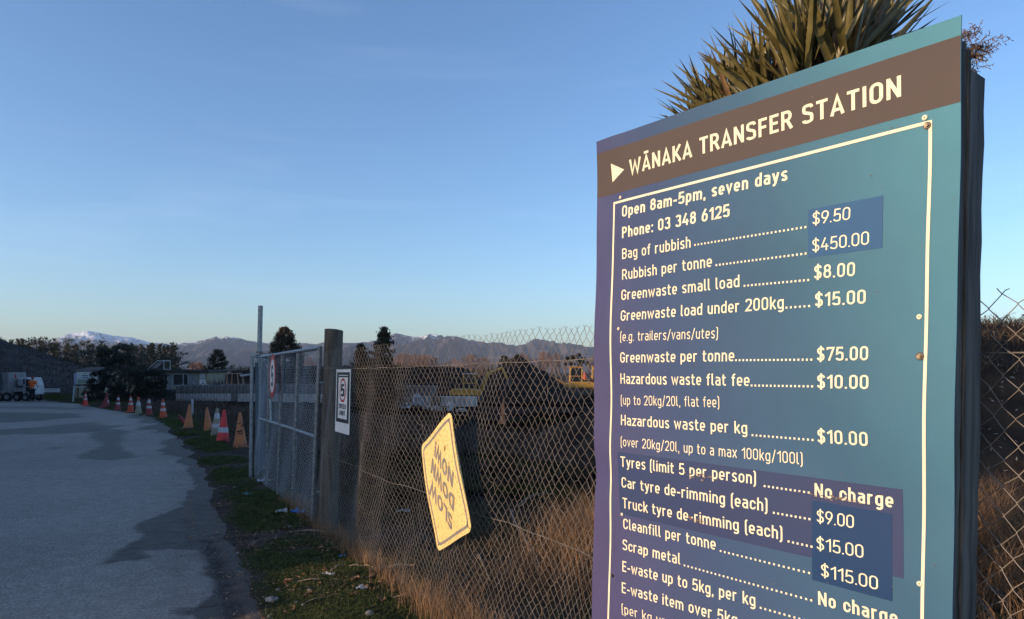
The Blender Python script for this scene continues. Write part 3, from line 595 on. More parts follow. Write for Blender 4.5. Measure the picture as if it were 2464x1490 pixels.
def hill_brush():
    rs = np.random.RandomState(75); n = 24000; X = rs.uniform(-82, -36, n); Y = rs.uniform(68, 104, n); Z = hill_h(X, Y); k = Z > -.6; P = np.stack([X, Y, Z - .1], 1)[k]
    tag(blades('hill_scrub', P, .12 + .50 * fbm(P[:, 0] * .3, P[:, 1] * .3, 4), .05, .8, M['hillscrub'], rs=rs), kind='stuff')
hill_brush()

# ================================================================= HEAPS
def heap(name, cx, cy, rx, ry, h, slope, m, label, cat, seed, res=110, top_flat=.0, kind=None):
    xs = np.linspace(cx - rx * 1.05, cx + rx * 1.05, res); ys = np.linspace(cy - ry * 1.05, cy + ry * 1.05, res)
    def fn(X, Y):
        d = 1 - np.sqrt(((X - cx) / rx) ** 2 + ((Y - cy) / ry) ** 2); d = d + .17 * (fbm(X * .8 + seed, Y * .8, 5) - .5)
        z = np.minimum(h + .3 * (fbm(X * .6, Y * .6 + seed, 4) - .5), slope * d * min(rx, ry)); z = np.where(d > 0, z + .20 * (fbm(X * 2.6, Y * 2.6, 5, .6) - .5), -9)
        return z + gz(X, Y) - .02
    o = heightfield(name, xs, ys, fn, m, kind)
    if not kind: tag(o, label, cat)
    return o, fn
heap('compost_heap', 0.35, 48, 4.7, 6.4, 9, .66, M['compost'], 'tall peaked black compost heap between the two diggers', 'heap', 3)
heap('compost_heap', -16.5, 75, 17, 9, 2.7, .8, M['compost'], 'long low black heap behind the rubbish left of the diggers', 'heap', 4)
heap('soil_heap', -22, 56, 10, 4, .75, .6, M['compost'], 'low dark heap behind the concrete block wall', 'heap', 5)
_, soilfn = heap('soil_bank', 7.0, 13.4, 6.9, 4.0, 2.35, 1.0, M['soil'], 'high brown soil bank behind the fence, reaching past the price board', 'heap', 6, 200)
def bank_plants():
    rs = np.random.RandomState(81); n = 5200; X = rs.uniform(3.5, 11.5, n); Y = rs.uniform(10, 13.6, n); Z = soilfn(X, Y); k = Z > 1.5; P = np.stack([X, Y, Z - .03], 1)[k]
    tag(blades('bank_scrub', P, .10 + .22 * rs.rand(len(P)), .02, .9, M['dry_dark'], rs=rs), kind='stuff')
    P2 = P[::2] + rs.randn(len(P[::2]), 3) * .08 + np.array([0, 0, .06])
    tag(leafcloud('bank_leaves', P2, .08, M['bushtree'], None, rs), kind='stuff')
    n = 700; X = rs.uniform(.6, 8, n); Y = rs.uniform(9.6, 11.8, n); Z = soilfn(X, Y); k = (Z > 0.05)
    P = np.stack([X, Y, Z + .01], 1)[k]; tag(leafcloud('clod_litter', P, .05 + .05 * rs.rand(len(P)), M['stone'], None, rs), kind='stuff')
bank_plants()

# ================================================================= CABIN, BOARDS, WALL
def cabin():
    Y = 65.0; k = Y / F
    p0 = at(372, 948, Y); e = empty('portable_cabin', (p0.x, Y, -.62)); tag(e, 'low flat roofed cream portable cabin with wide windows behind the dark shrub', 'cabin')
    def X(z): return (360.9 + z / 4.503 - 372) * k
    def Z(z): return at(0, 709.8 + z / 4.503, Y).z + .62
    x0, x1 = X(-260), X(625)
    b = MB(); b.box(((x0 + x1) / 2, 2.0, Z(835) / 2), (x1 - x0, 4, Z(835))); b.build('wall', M['cabin_wall'], e)
    r_ = MB(); r_.box(((x0 + x1) / 2, 1.9, Z(822)), (x1 - x0 + .5, 4.6, .22)); r_.build('roof', M['roof_dark'], e)
    for a, c in ((195, 250), (415, 525)):
        q = MB(); q.box(((X(a) + X(c)) / 2, -.03, (Z(865) + Z(1075 if a < 200 else 975)) / 2), (X(c) - X(a), .06, abs(Z(865) - Z(1075 if a < 200 else 975)))); q.build('panel', M['grey_panel'], e)
    for a, c in ((-120, -20), (75, 195), (253, 418)):
        w_ = X(c) - X(a); zc = (Z(858) + Z(980)) / 2; hh = Z(858) - Z(980); xm = (X(a) + X(c)) / 2
        f_ = MB(); t = .07
        f_.box((xm, -.05, zc + hh / 2), (w_, .1, t)); f_.box((xm, -.05, zc - hh / 2), (w_, .1, t))
        for s in (X(a), X(c), X(a) + w_ * .68): f_.box((s, -.05, zc), (t, .099, hh - t))
        fr = f_.build('window', M['white_paint'], e); g_ = MB(); g_.box((xm, -.015, zc), (w_ - .02, .03, hh - .02)); g_.build('pane', M['glass'], fr)
    s_ = MB()
    for s in (198, 250, -20): s_.box((X(s), -.06, Z(1030)), (.07, .05, .9))
    s_.build('trim', M['white_paint'], e)
    for (a, c, t, bt) in ((549, 593, 848, 906), (540, 606, 918, 982)):
        n_ = MB(); xm, zm = (X(a) + X(c)) / 2, (Z(t) + Z(bt)) / 2; wd, hh = X(c) - X(a), Z(t) - Z(bt); n_.box((xm, -.02, zm), (wd, .04, hh)); nt = n_.build('notice', M['white'], e)
        d = MB()
        if t < 900:
            d.tube([(xm + .12 * math.cos(i * .5236), -.05, zm + .05 + .12 * math.sin(i * .5236)) for i in range(13)], .02, 4); d.box((xm, -.05, zm - .17), (wd * .6, .01, .05)); d.build('print', M['blue_print'], nt)
        else:
            d.box((xm + .03, -.045, zm - .08), (wd * .45, .01, .09)); d.build('print', M['black'], nt); d2 = MB(); d2.box((xm, -.045, zm + .12), (wd * .5, .01, .04)); d2.build('print', M['black'], nt)
    # roof box: slanted frame
    u = MB(); xa, xb = X(-50), X(128); zt, zb = Z(712), Z(808); fr = .07
    u.tube([(xa, .4, zb), (xa + .9, .4, zt), (xb, .4, zt), (xb, .4, zb)], .05, 4); u.tube([(xa, 1.6, zb), (xa + .9, 1.6, zt), (xb, 1.6, zt), (xb, 1.6, zb)], .05, 4)
    for q in ((xa, zb), (xa + .9, zt), (xb, zt), (xb, zb)): u.tube([(q[0], .4, q[1]), (q[0], 1.6, q[1])], .05, 4)
    bx = u.build('roof_frame', M['white_paint'], e)
    pn = MB(); pn.add([(xa + .3, .5, zb + .08), (xb - .75, .5, zb + .08), (xb - .1, .5, zt - .08), (xa + .95, .5, zt - .08)], [(0, 1, 2, 3)]); pn.add([(xa + .3, .56, zb + .08), (xb - .75, .56, zb + .08), (xb - .1, .56, zt - .08), (xa + .95, .56, zt - .08)], [(3, 2, 1, 0)]); pn.build('solar_panel', M['grey_panel'], bx)
cabin()
def kiosk():
    Y = 58.0; k = Y / F; p = at(214, 940, Y); e = empty('small_hut', (p.x, Y, -.6)); tag(e, 'small hut with a low brown pitched roof behind the notice board', 'hut')
    zt = at(0, 883, Y).z + .6; ze = at(0, 893, Y).z + .6
    b = MB(); b.box((0, 1.2, ze / 2), (2.3, 2.2, ze)); b.build('wall', M['cabin_wall'], e)
    r_ = MB(); r_.add([(-1.35, -.1, ze), (1.35, -.1, ze), (1.35, 2.5, ze), (-1.35, 2.5, ze), (-.6, 1.2, zt), (.6, 1.2, zt)], [(0, 3, 2, 1), (0, 1, 5, 4), (1, 2, 5), (2, 3, 4, 5), (3, 0, 4)]); r_.build('roof', M['roof_brown'], e)
kiosk()
def blockwall():
    e = empty('concrete_block_wall'); tag(e, 'stacked precast concrete block wall, weathered, two blocks high, behind the gate', 'wall')
    a = Vector((at(432, 0, 47).x, 47)); b = Vector((at(1165, 0, 34.5).x, 34.5)); d = (b - a); L = d.length; d.normalize(); n = int(L / .62); an = math.atan2(d.y, d.x); rs = random.Random(4)
    protos_ = []
    for k in range(4):
        q = MB(); wj = .60; q.box((0, 0, 0), (wj, .55, .52)); o = q.build('concrete_block', M['concrete' if k < 2 else 'concrete2'], e); bevel(o, .025, 2); protos_.append([o, False])
    for i in range(n):
        for r_ in range(2):
            if r_ == 1 and i > 33: continue
            if 15 < i < 17 and r_ == 1: continue
            kk = rs.choice((0, 1)) if r_ == 1 else rs.choice((0, 2, 3, 3)); pr = protos_[kk]
            if pr[1]: o = pr[0].copy(); C.objects.link(o); o.parent = e
            else: o = pr[0]; pr[1] = True
            c = a + d * (i + .5) * .62; o.location = (c.x, c.y + rs.uniform(-.02, .02), float(gz(0, c.y)) + .27 + r_ * .525); o.rotation_euler = (0, 0, an + rs.uniform(-.02, .02))
    m = MB()
    for i in range(46):
        c = a + d * (i * .40 + .2); z = float(gz(0, c.y)) + 1.06
        if i < 36: m.tube([(c.x - .14, c.y, z - .03), (c.x, c.y + rs.uniform(-.1, .1), z + rs.uniform(.0, .05)), (c.x + .16, c.y, z - .03)], [.03, .06, .03], 6)
    st = m.build('rubble', M['concrete'], e); st['kind'] = 'stuff'
blockwall()

# ================================================================= STROKE LETTERING
def arc(cx, cy, rx, ry, a0, a1, n=8): return [(cx + rx * math.cos(R(a0 + (a1 - a0) * i / n)), cy + ry * math.sin(R(a0 + (a1 - a0) * i / n))) for i in range(n + 1)]
def spl(pts, n=5):
    out = []
    for i in range(len(pts) - 1):
        p0 = pts[max(i - 1, 0)]; p1 = pts[i]; p2 = pts[i + 1]; p3 = pts[min(i + 2, len(pts) - 1)]
        for j in range(n):
            t = j / n; out.append(tuple(.5 * ((2 * p1[k]) + (-p0[k] + p2[k]) * t + (2 * p0[k] - 5 * p1[k] + 4 * p2[k] - p3[k]) * t * t + (-p0[k] + 3 * p1[k] - 3 * p2[k] + p3[k]) * t ** 3) for k in (0, 1)))
    return out + [pts[-1]]
def glyphs(th, broad=False):
    h = th / 2; T = 1 - h; B = h; Xh = .73 - h; G = {}
    def bowl(x0, x1, y0, y1, r=None):      # closed stadium
        r = min((x1 - x0) / 2, r or 9); ry = min(r * 1.05, (y1 - y0) / 2)
        return ('c', arc(x1 - r, y1 - ry, r, ry, 0, 90, 6) + arc(x0 + r, y1 - ry, r, ry, 90, 180, 6) + arc(x0 + r, y0 + ry, r, ry, 180, 270, 6) + arc(x1 - r, y0 + ry, r, ry, 270, 360, 6))
    def o(*p): return ('o', list(p))
    def op(l): return ('o', l)
    W = .50; wl = .44
    G['A'] = (.58, [o((h * .6, 0), (.29, 1 - h * .9), (.58 - h * .6, 0)), o((.13, .27), (.45, .27))])
    G['Ā'] = (.58, G['A'][1] + [o((.13, 1.17), (.45, 1.17))])
    G['B'] = (.52, [o((h, 0), (h, 1)), op([(h, T)] + arc(.29, .73, .19, T - .73, 90, -90, 7)[0:] + [(h, .73 * 2 - T)]), op([(h, .54)] + arc(.30, .27 + h * .5, .52 - h - .30, .27 - h * .5, 90, -90, 8) + [(h, B)])])
    G['C'] = (.52, [op([(.52 - h, .70)] + arc(.26, .72, .26 - h, T - .72, 0, 180, 8) + arc(.26, .28, .26 - h, .28 - B, 180, 360, 8) + [(.52 - h, .30)])])
    G['D'] = (.54, [o((h, 0), (h, 1)), op([(h, T), (.24, T)] + arc(.24, .68, .54 - h - .24, T - .68, 90, 0, 6) + arc(.24, .32, .54 - h - .24, .32 - B, 0, -90, 6) + [(.24, B), (h, B)])])
    G['E'] = (.46, [o((h, 0), (h, 1)), o((h, T), (.46, T)), o((h, .52), (.42, .52)), o((h, B), (.46, B))])
    G['F'] = (.45, [o((h, 0), (h, 1)), o((h, T), (.45, T)), o((h, .50), (.41, .50))])
    G['G'] = (.52, [op([(.52 - h, .72)] + arc(.26, .72, .26 - h, T - .72, 10, 180, 8) + arc(.26, .28, .26 - h, .28 - B, 180, 360, 8) + [(.52 - h, .46), (.28, .46)])])
    G['H'] = (.54, [o((h, 0), (h, 1)), o((.54 - h, 0), (.54 - h, 1)), o((h, .5), (.54 - h, .5))])
    G['I'] = (th, [o((h, 0), (h, 1))])
    G['K'] = (.54, [o((h, 0), (h, 1)), o((.52 - h * .3, 1), (h * 1.6, .38)), o((.22, .52), (.54 - h * .3, 0))])
    G['L'] = (.45, [o((h, 0), (h, 1)), o((h, B), (.45, B))])
    G['M'] = (.64, [o((h, 0), (h, 1)), o((.64 - h, 0), (.64 - h, 1)), o((h * .9, .96), (.32, .34), (.64 - h * .9, .96))])
    G['N'] = (.56, [o((h, 0), (h, 1)), o((.56 - h, 0), (.56 - h, 1)), o((h * .9, .97), (.56 - h * .9, .03))])
    G['O'] = (.54, [bowl(h, .54 - h, B, T)])
    G['P'] = (.52, [o((h, 0), (h, 1)), op([(h, T), (.28, T)] + arc(.28, .70, .52 - h - .28, T - .70, 90, -90, 8) + [(.28, 1.40 - T), (h, 1.40 - T)])])
    G['R'] = (.54, G['P'][1] + [o((.30, .47), (.54 - h * .4, 0))])
    G['S'] = (.52, [op(spl([(.50 - h * .6, .79), (.40, T - .02), (.26, T), (.11, T - .04), (h, .74), (.11, .60), (.27, .52), (.42, .43), (.52 - h, .27), (.42, B + .05), (.26, B), (.10, B + .04), (h * .9, .19)]))])
    G['T'] = (.52, [o((0, T), (.52, T)), o((.26, 0), (.26, T))])
    G['W'] = (.82, [o((h * .6, 1), (.225, .06), (.41, .80), (.595, .06), (.82 - h * .6, 1))])
    if broad:                              # grotesque capitals of the yellow sign
        G['O'] = (.78, [('c', arc(.39, .5, .39 - h, .5 - h, 0, 352, 44))])
        G['D'] = (.70, [o((h, 0), (h, 1)), op([(h, T), (.30, T)] + arc(.30, .5, .70 - h - .30, T - .5, 90, -90, 14) + [(.30, B), (h, B)])])
        G['N'] = (.70, [o((h, 0), (h, 1)), o((.70 - h, 0), (.70 - h, 1)), o((h * .9, .97), (.70 - h * .9, .03))])
        G['W'] = (.98, [o((h * .6, 1), (.26, .06), (.49, .84), (.72, .06), (.98 - h * .6, 1))])
        G['S'] = (.62, [op(spl([(.60 - h * .6, .76), (.50, T - .03), (.31, T), (.13, T - .05), (h, .74), (.13, .60), (.32, .52), (.50, .44), (.62 - h, .27), (.50, B + .05), (.31, B), (.12, B + .04), (h * .9, .21)]))])
        G['L'] = (.54, [o((h, 0), (h, 1)), o((h, B), (.54, B))])
    # lower case
    st = lambda x, a=0, b=.73: o((x, a), (x, b))
    G['a'] = (.45, [op([(h * 1.1, Xh - .04)] + [(.10, Xh), (.24, Xh)] + arc(.24, Xh - .14, .45 - h - .24, .14, 90, 0, 5) + [(.45 - h, 0)]), op([(.45 - h, .42), (.20, .42)] + arc(.20, .42 - (.42 - B) / 2, .20 - h, (.42 - B) / 2, 90, 270, 7) + [(.28, B), (.45 - h, B + .07)])])
    G['b'] = (.46, [st(h, 0, 1), bowl(h, .46 - h, B, Xh)])
    G['c'] = (.42, [op([(.42 - h, .52)] + arc(.22, Xh - .17, .22 - h, .17, 10, 180, 7) + arc(.22, B + .17, .22 - h, .17, 180, 350, 7) + [(.42 - h, .21)])])
    G['d'] = (.46, [st(.46 - h, 0, 1), bowl(h, .46 - h, B, Xh)])
    G['e'] = (.45, [op([(h, .34), (.45 - h, .34)] + arc(.225, Xh - .18, .225 - h, .18, 0, 180, 8) + arc(.225, B + .17, .225 - h, .17, 180, 320, 7))])
    G['f'] = (.32, [op([(.14, 0), (.14, .80)] + arc(.14 + .13, .80, .13, T - .80, 180, 90, 4) + [(.32, T)]), o((0, Xh), (.30, Xh))])
    G['g'] = (.46, [op([(.46 - h, .73), (.46 - h, -.06)] + arc(.23, -.06, .23 - h, .14, 0, -150, 7)), bowl(h, .46 - h, B, Xh)])
    G['h'] = (.45, [st(h, 0, 1), op([(h, Xh - .05)] + arc(.225, Xh - .19, .225 - h, .19, 130, 0, 7) + [(.45 - h, 0)])])
    G['i'] = (th, [st(h), o((h, .84), (h, .84 + th))])
    G['k'] = (.43, [st(h, 0, 1), o((.40, .73), (h * 1.5, .26)), o((.19, .40), (.43, 0))])
    G['l'] = (.20, [op([(h, 1), (h, .16)] + arc(.18, .16, .18 - h, .16 - B, 180, 270, 4) + [(.20, B)])])
    G['m'] = (.74, [st(h), op([(h, Xh - .05)] + arc(.22, Xh - .18, .22 - h, .18, 130, 0, 6) + [(.37, 0)]), op(arc(.52, Xh - .18, .15, .18, 150, 0, 6) + [(.74 - h, 0)])])
    G['n'] = (.45, [st(h), op([(h, Xh - .05)] + arc(.225, Xh - .19, .225 - h, .19, 130, 0, 7) + [(.45 - h, 0)])])
    G['o'] = (.46, [bowl(h, .46 - h, B, Xh)])
    G['p'] = (.46, [st(h, -.22, .73), bowl(h, .46 - h, B, Xh)])
    G['r'] = (.34, [st(h), op([(h, Xh - .10)] + arc(.23, Xh - .15, .23 - h, .15, 150, 60, 5))])
    G['s'] = (.41, [op(spl([(.40 - h * .6, Xh - .07), (.30, Xh), (.18, Xh), (h, Xh - .12), (.14, .41), (.28, .34), (.41 - h, .20), (.31, B + .01), (.18, B), (h * .9, B + .08)]))])
    G['t'] = (.33, [op([(.12, .93), (.12, .17)] + arc(.24, .17, .12, .17 - B, 180, 270, 4) + [(.33, B)]), o((0, Xh), (.32, Xh))])
    G['u'] = (.45, [op([(h, .73), (h, .25)] + arc(.225, .25, .225 - h, .25 - B, 180, 310, 7) + [(.45 - h, B + .05)]), st(.45 - h)])
    G['v'] = (.44, [o((h * .6, .73), (.22, .05), (.44 - h * .6, .73))])
    G['w'] = (.66, [o((h * .6, .73), (.185, .06), (.33, .60), (.475, .06), (.66 - h * .6, .73))])
    G['x'] = (.44, [o((h * .5, 0), (.44 - h * .5, .73)), o((h * .5, .73), (.44 - h * .5, 0))])
    G['y'] = (.44, [o((h * .6, .73), (.23, .05)), op([(.44 - h * .6, .73), (.20, -.06), (.14, -.15), (.04, -.15)])])
    G['z'] = (.40, [o((0, Xh), (.38, Xh), (.03, B), (.40, B))])
    # digits
    G['0'] = (.50, [bowl(h, .50 - h, B, T)])
    G['1'] = (.34, [o((.34 - h, 0), (.34 - h, 1)), o((.34 - h, .93), (.02, .72))])
    G['2'] = (.50, [op(spl([(h, .74), (.10, T - .05), (.25, T), (.42, T - .06), (.50 - h, .74), (.42, .55), (.06, B)]) + [(.50, B)])])
    G['3'] = (.50, [op(spl([(h, .80), (.13, T - .02), (.25, T), (.40, T - .05), (.48 - h, .74), (.38, .56), (.22, .53)])), op(spl([(.22, .53), (.40, .48), (.50 - h, .28), (.41, B + .05), (.25, B), (.11, B + .04), (h * .8, .22)]))])
    G['4'] = (.52, [o((.30, 1), (.05, .30), (.52, .30)), o((.38, 0), (.38, .52))])
    G['5'] = (.50, [op([(.46, T), (.11, T), (.08, .52)] + spl([(.08, .50), (.24, .58), (.42, .52), (.50 - h, .32), (.42, B + .05), (.25, B), (.10, B + .05), (h * .8, .19)]))])
    G['6'] = (.50, [bowl(h, .50 - h, B, .60), o((h + .01, .34), (.13, .62), (.34, 1))])
    G['7'] = (.48, [o((h, .80), (h, T), (.46, T), (.17, 0))])
    G['8'] = (.50, [bowl(h, .50 - h, B, .54), bowl(h + .02, .48 - h, .54, T)])
    G['9'] = (.50, [bowl(h, .50 - h, .40, T), o((.50 - h - .01, .66), (.37, .38), (.17, 0))])
    G['$'] = (.50, [op(spl([(.48 - h * .6, .78), (.38, .90), (.25, .92), (.11, .88), (h, .74), (.11, .60), (.26, .51), (.40, .42), (.50 - h, .27), (.40, .11), (.25, .08), (.10, .12), (h * .9, .22)])), o((.25, -.10), (.25, 1.10))])
    G['('] = (.18, [op([(.18, 1.05), (h + .02, .95), (h, .85), (h, .02), (h + .02, -.08), (.18, -.18)])])
    G[')'] = (.18, [op([(0, 1.05), (.16 - h, .95), (.18 - h, .85), (.18 - h, .02), (.16 - h, -.08), (0, -.18)])])
    G[','] = (.14, [o((.08, .10), (.05, -.16))]); G['.'] = (th, [o((h, 0), (h, th))]); G[':'] = (th, [o((h, 0), (h, th)), o((h, .50), (h, .50 + th))])
    G['-'] = (.30, [o((.0, .38), (.30, .38))]); G['/'] = (.36, [o((.03, -.10), (.33, 1.05))]); G['!'] = (th, [o((h, .30), (h, 1)), o((h, 0), (h, th * 1.1))])
    G[' '] = (.22, [])
    return G
def strip(pts, th, closed):
    """outline of one stroke: left and right offsets, mitred"""
    P = [pts[0]]
    for p in pts[1:]:
        if math.hypot(p[0] - P[-1][0], p[1] - P[-1][1]) > 1e-4: P.append(p)
    if closed and math.hypot(P[0][0] - P[-1][0], P[0][1] - P[-1][1]) < 1e-3: P.pop()
    n = len(P); L, Rr = [], []
    for i in range(n):
        a = P[i - 1] if (i > 0 or closed) else None; b = P[(i + 1) % n] if (i < n - 1 or closed) else None; p = P[i]
        def nrm(u, v):
            d = (v[0] - u[0], v[1] - u[1]); l = math.hypot(*d) or 1; return (-d[1] / l, d[0] / l)
        n1 = nrm(a, p) if a else None; n2 = nrm(p, b) if b else None
        if n1 and n2:
            m = (n1[0] + n2[0], n1[1] + n2[1]); l = math.hypot(*m) or 1; m = (m[0] / l, m[1] / l); k = 1 / max(.42, m[0] * n1[0] + m[1] * n1[1])
        else: m = n1 or n2; k = 1
        L.append((p[0] + m[0] * th / 2 * k, p[1] + m[1] * th / 2 * k)); Rr.append((p[0] - m[0] * th / 2 * k, p[1] - m[1] * th / 2 * k))
    f = [(i, (i + 1) % n, n + (i + 1) % n, n + i) for i in range(n if closed else n - 1)]
    return L + Rr, f
def text_geo(s, th, width=None, cap=1.0, track=.13, broad=False):
    """list of (verts2d, faces) in metres, scaled to the given total width"""
    G = glyphs(th, broad); x = 0; out = []
    for ch in s:
        w_, st = G[ch]
        for k, (kind, pts) in enumerate(st):
            v, f = strip(pts, th, kind == 'c'); out.append(([(x + p[0], p[1]) for p in v], f, k))
        x += w_ + track
    tot = x - track; sx = (width / tot) if width else cap
    return [([(p[0] * sx, p[1] * cap) for p in v], f, k) for v, f, k in out], tot * sx
def lettering(name, s, mapf, th, width, cap, m, parent, track=.13, lift=.0004, broad=False):
    """mapf(u, v, w) -> world or parent space point"""
    geo, _ = text_geo(s, th, width, cap, track, broad); b = MB()
    for v, f, k in geo: b.add([mapf(p[0], p[1], lift + k * .00015) for p in v], f)
    return b.build(name, m, parent)

# ================================================================= PRICE BOARD
BO = Vector((0.918, 1.45, 2.288))                       # top right corner
EL = Vector((-0.603, 0.7976, 0.0149)).normalized()       # towards the far (left) edge
EU = Vector((0.603 * 0.0149, -0.7976 * 0.0149, 1)); EU = (EU - EL * EU.dot(EL)).normalized()
ER = -EL; EN = ER.cross(EU).normalized()                 # towards the reader
if EN.y > 0: EN = -EN
BWD, BHT = 1.066, 1.66
BL = BO + EL * BWD                                       # top left corner, u runs right from here, v runs up (negative down)
def ripple(u, v):
    a = 0.0035 * math.sin(v * 7.1 + 0.6) * (0.35 + .65 * abs(u / BWD - .5) * 2) + .0018 * math.sin(v * 17 + u * 3)
    a += .012 * math.exp(-((v + 1.07) / .07) ** 2) * math.exp(-(u / .10) ** 2) * -1
    a += .004 * math.exp(-((u - .06) / .05) ** 2) * math.sin(v * 11 + 1)
    return a
def BW(u, v, w=0.0): return BL + ER * u + EU * v + EN * (ripple(u, v) + w)
def buv(x, y):
    d = Vector(((x - HX) / F, 1, (HY - y) / F)); t = (BL - Vector((0, 0, CAMH))).dot(EN) / d.dot(EN); p = Vector((0, 0, CAMH)) + d * t - BL
    return p.dot(ER), p.dot(EU)
sign = empty('price_board', (BO.x, BO.y, 0)); tag(sign, 'large blue and brown transfer station price board on a dark timber post', 'sign')
def P0(v): return v - sign.location
def bsheet(name, u0, v0, u1, v1, w0, m, nu=None, nv=None, thick=0.0, quad=None):
    nu = nu or max(2, int((u1 - u0) / .03)); nv = nv or max(2, int(abs(v1 - v0) / .03)); vs = []; fs = []
    for j in range(nv + 1):
        for i in range(nu + 1):
            a, b = i / nu, j / nv
            if quad:
                (ax, ay), (bx, by), (cx, cy), (dx, dy) = quad   # TL TR BR BL
                u = (ax * (1 - a) + bx * a) * (1 - b) + (dx * (1 - a) + cx * a) * b; v = (ay * (1 - a) + by * a) * (1 - b) + (dy * (1 - a) + cy * a) * b
            else: u = u0 + (u1 - u0) * a; v = v0 + (v1 - v0) * b
            vs.append(P0(BW(u, v, w0)))
    k = nu + 1
    for j in range(nv):
        for i in range(nu): fs.append((j * k + i, (j + 1) * k + i, (j + 1) * k + i + 1, j * k + i + 1))
    if thick:
        n0 = len(vs); vs += [p - EN * thick for p in vs]; fs += [tuple(n0 + q for q in reversed(f)) for f in fs]
        rim = [i for i in range(k)] + [j * k + nu for j in range(1, nv + 1)] + [nv * k + i for i in range(nu - 1, -1, -1)] + [j * k for j in range(nv - 1, 0, -1)]
        for a, b in zip(rim, rim[1:] + rim[:1]): fs.append((a, b, n0 + b, n0 + a))
    o = mesh_obj(name, vs, fs, m, sign, True); o.data.set_sharp_from_angle(angle=R(40)); return o
panel = bsheet('panel', 0, 0, BWD, -BHT, 0, board_face(), 50, 90, .003)
ga = panel.data.color_attributes.new('grad', 'FLOAT_COLOR', 'POINT'); arr = []
for vtx in panel.data.vertices:
    p = vtx.co + sign.location - BL; u, v = max(0, p.dot(ER) / BWD), p.dot(EU) / BHT
    g_ = min(1, max(0, 0.06 + 0.62 * u ** 0.9 + 0.55 * (1 + v * 1.15) * (.25 + .6 * u) - .10)); arr += [g_, g_, g_, 1]
ga.data.foreach_set('color', arr)
q = [buv(1438, 371), buv(2315, 84.5), buv(2315, 243.8), buv(1440, 476)]; q[0] = (0.0005, q[0][1]); q[3] = (0.0005, q[3][1]); q[1] = (BWD - .0005, q[1][1]); q[2] = (BWD - .0005, q[2][1])
bsheet('header_band', 0, 0, 0, 0, .0004, M['brown_band'], 40, 8, quad=q)
def patch(pts, m, w_, name='price_patch'): return bsheet(name, 0, 0, 0, 0, w_, m, 12, 12, quad=[buv(*p) for p in pts])
M['overlay'] = mat('purple_overlay_vinyl', (0.028, 0.042, 0.118), 0.62, (0.022, 0.048, 0.128), 1.2, 4, spec=0.25)
patch([(1486.4, 1087), (2171.4, 1178.3), (2174.4, 1393), (1489.7, 1237)], M['overlay'], .0005, 'overlay_patch')
patch([(1944.2, 505), (2124, 470), (2123.5, 596.5), (1945.5, 620.4)], M['patch_blue'], .0008)
patch([(1953.7, 1204), (2146.2, 1237.2), (2147, 1447.9), (1953.7, 1395.6)], M['patch_dark'], .0009)
# border line
def bline(a, b, wd, w_, parent=sign, name='border_line'):
    n = 60; vs = []; fs = []; dx, dy = b[0] - a[0], b[1] - a[1]; l = math.hypot(dx, dy); nx, ny = -dy / l * wd / 2, dx / l * wd / 2
    for i in range(n + 1):
        t = i / n; vs += [P0(BW(a[0] + dx * t + nx, a[1] + dy * t + ny, w_)), P0(BW(a[0] + dx * t - nx, a[1] + dy * t - ny, w_))]
    for i in range(n): fs.append((2 * i, 2 * i + 1, 2 * i + 3, 2 * i + 2))
    return mesh_obj(name, vs, fs, M['cream'], parent)
TLc, TRc = buv(1475.5, 489), buv(2237.5, 293); BLc = (TLc[0], -BHT + .06); BRc = (TRc[0], -BHT + .06)
bline((TLc[0] - .0035, TLc[1]), (TRc[0] + .0035, TRc[1]), .0072, .0012); bline((TLc[0], TLc[1] - .0037), BLc, .0070, .0012); bline((TRc[0], TRc[1] - .0037), BRc, .0070, .0012)
tri = [buv(1470, 394), buv(1472, 438.5), buv(1501, 408)]
mesh_obj('arrow', [P0(BW(*t, .0014)) for t in tri], [(0, 1, 2)], M['cream'], sign)
def line(s, p0, p1, cap, th=.124, track=.13, m=None, lift=.0013):
    a, b = buv(*p0), buv(*p1); du, dv = b[0] - a[0], b[1] - a[1]; L = math.hypot(du, dv); ux, uy = du / L, dv / L
    o = lettering('lettering', s, lambda x, y, w_: P0(BW(a[0] + ux * x - uy * y, a[1] + uy * x + ux * y, w_)), th, L, cap, m or M['cream'], sign, track, lift)
    return o
def dots(p0, p1, n, size=.0052):
    a, b = buv(*p0), buv(*p1); m = MB()
    for i in range(n):
        t = i / (n - 1); u, v = a[0] + (b[0] - a[0]) * t, a[1] + (b[1] - a[1]) * t; s = size / 2
        m.add([P0(BW(u - s, v - s + .002, .0013)), P0(BW(u + s, v - s + .002, .0013)), P0(BW(u + s, v + s + .002, .0013)), P0(BW(u - s, v + s + .002, .0013))], [(0, 1, 2, 3)])
    m.build('dotted_leader', M['cream'], sign)
line('WĀNAKA TRANSFER STATION', (1514, 421), (2169, 232.5), .0460, .155)
line('Open 8am-5pm, seven days', (1495.7, 522.6), (1893.5, 433.6), .0345, .158)
line('Phone: 03 348 6125', (1496.4, 573.5), (1755.8, 521.3), .0345, .155)
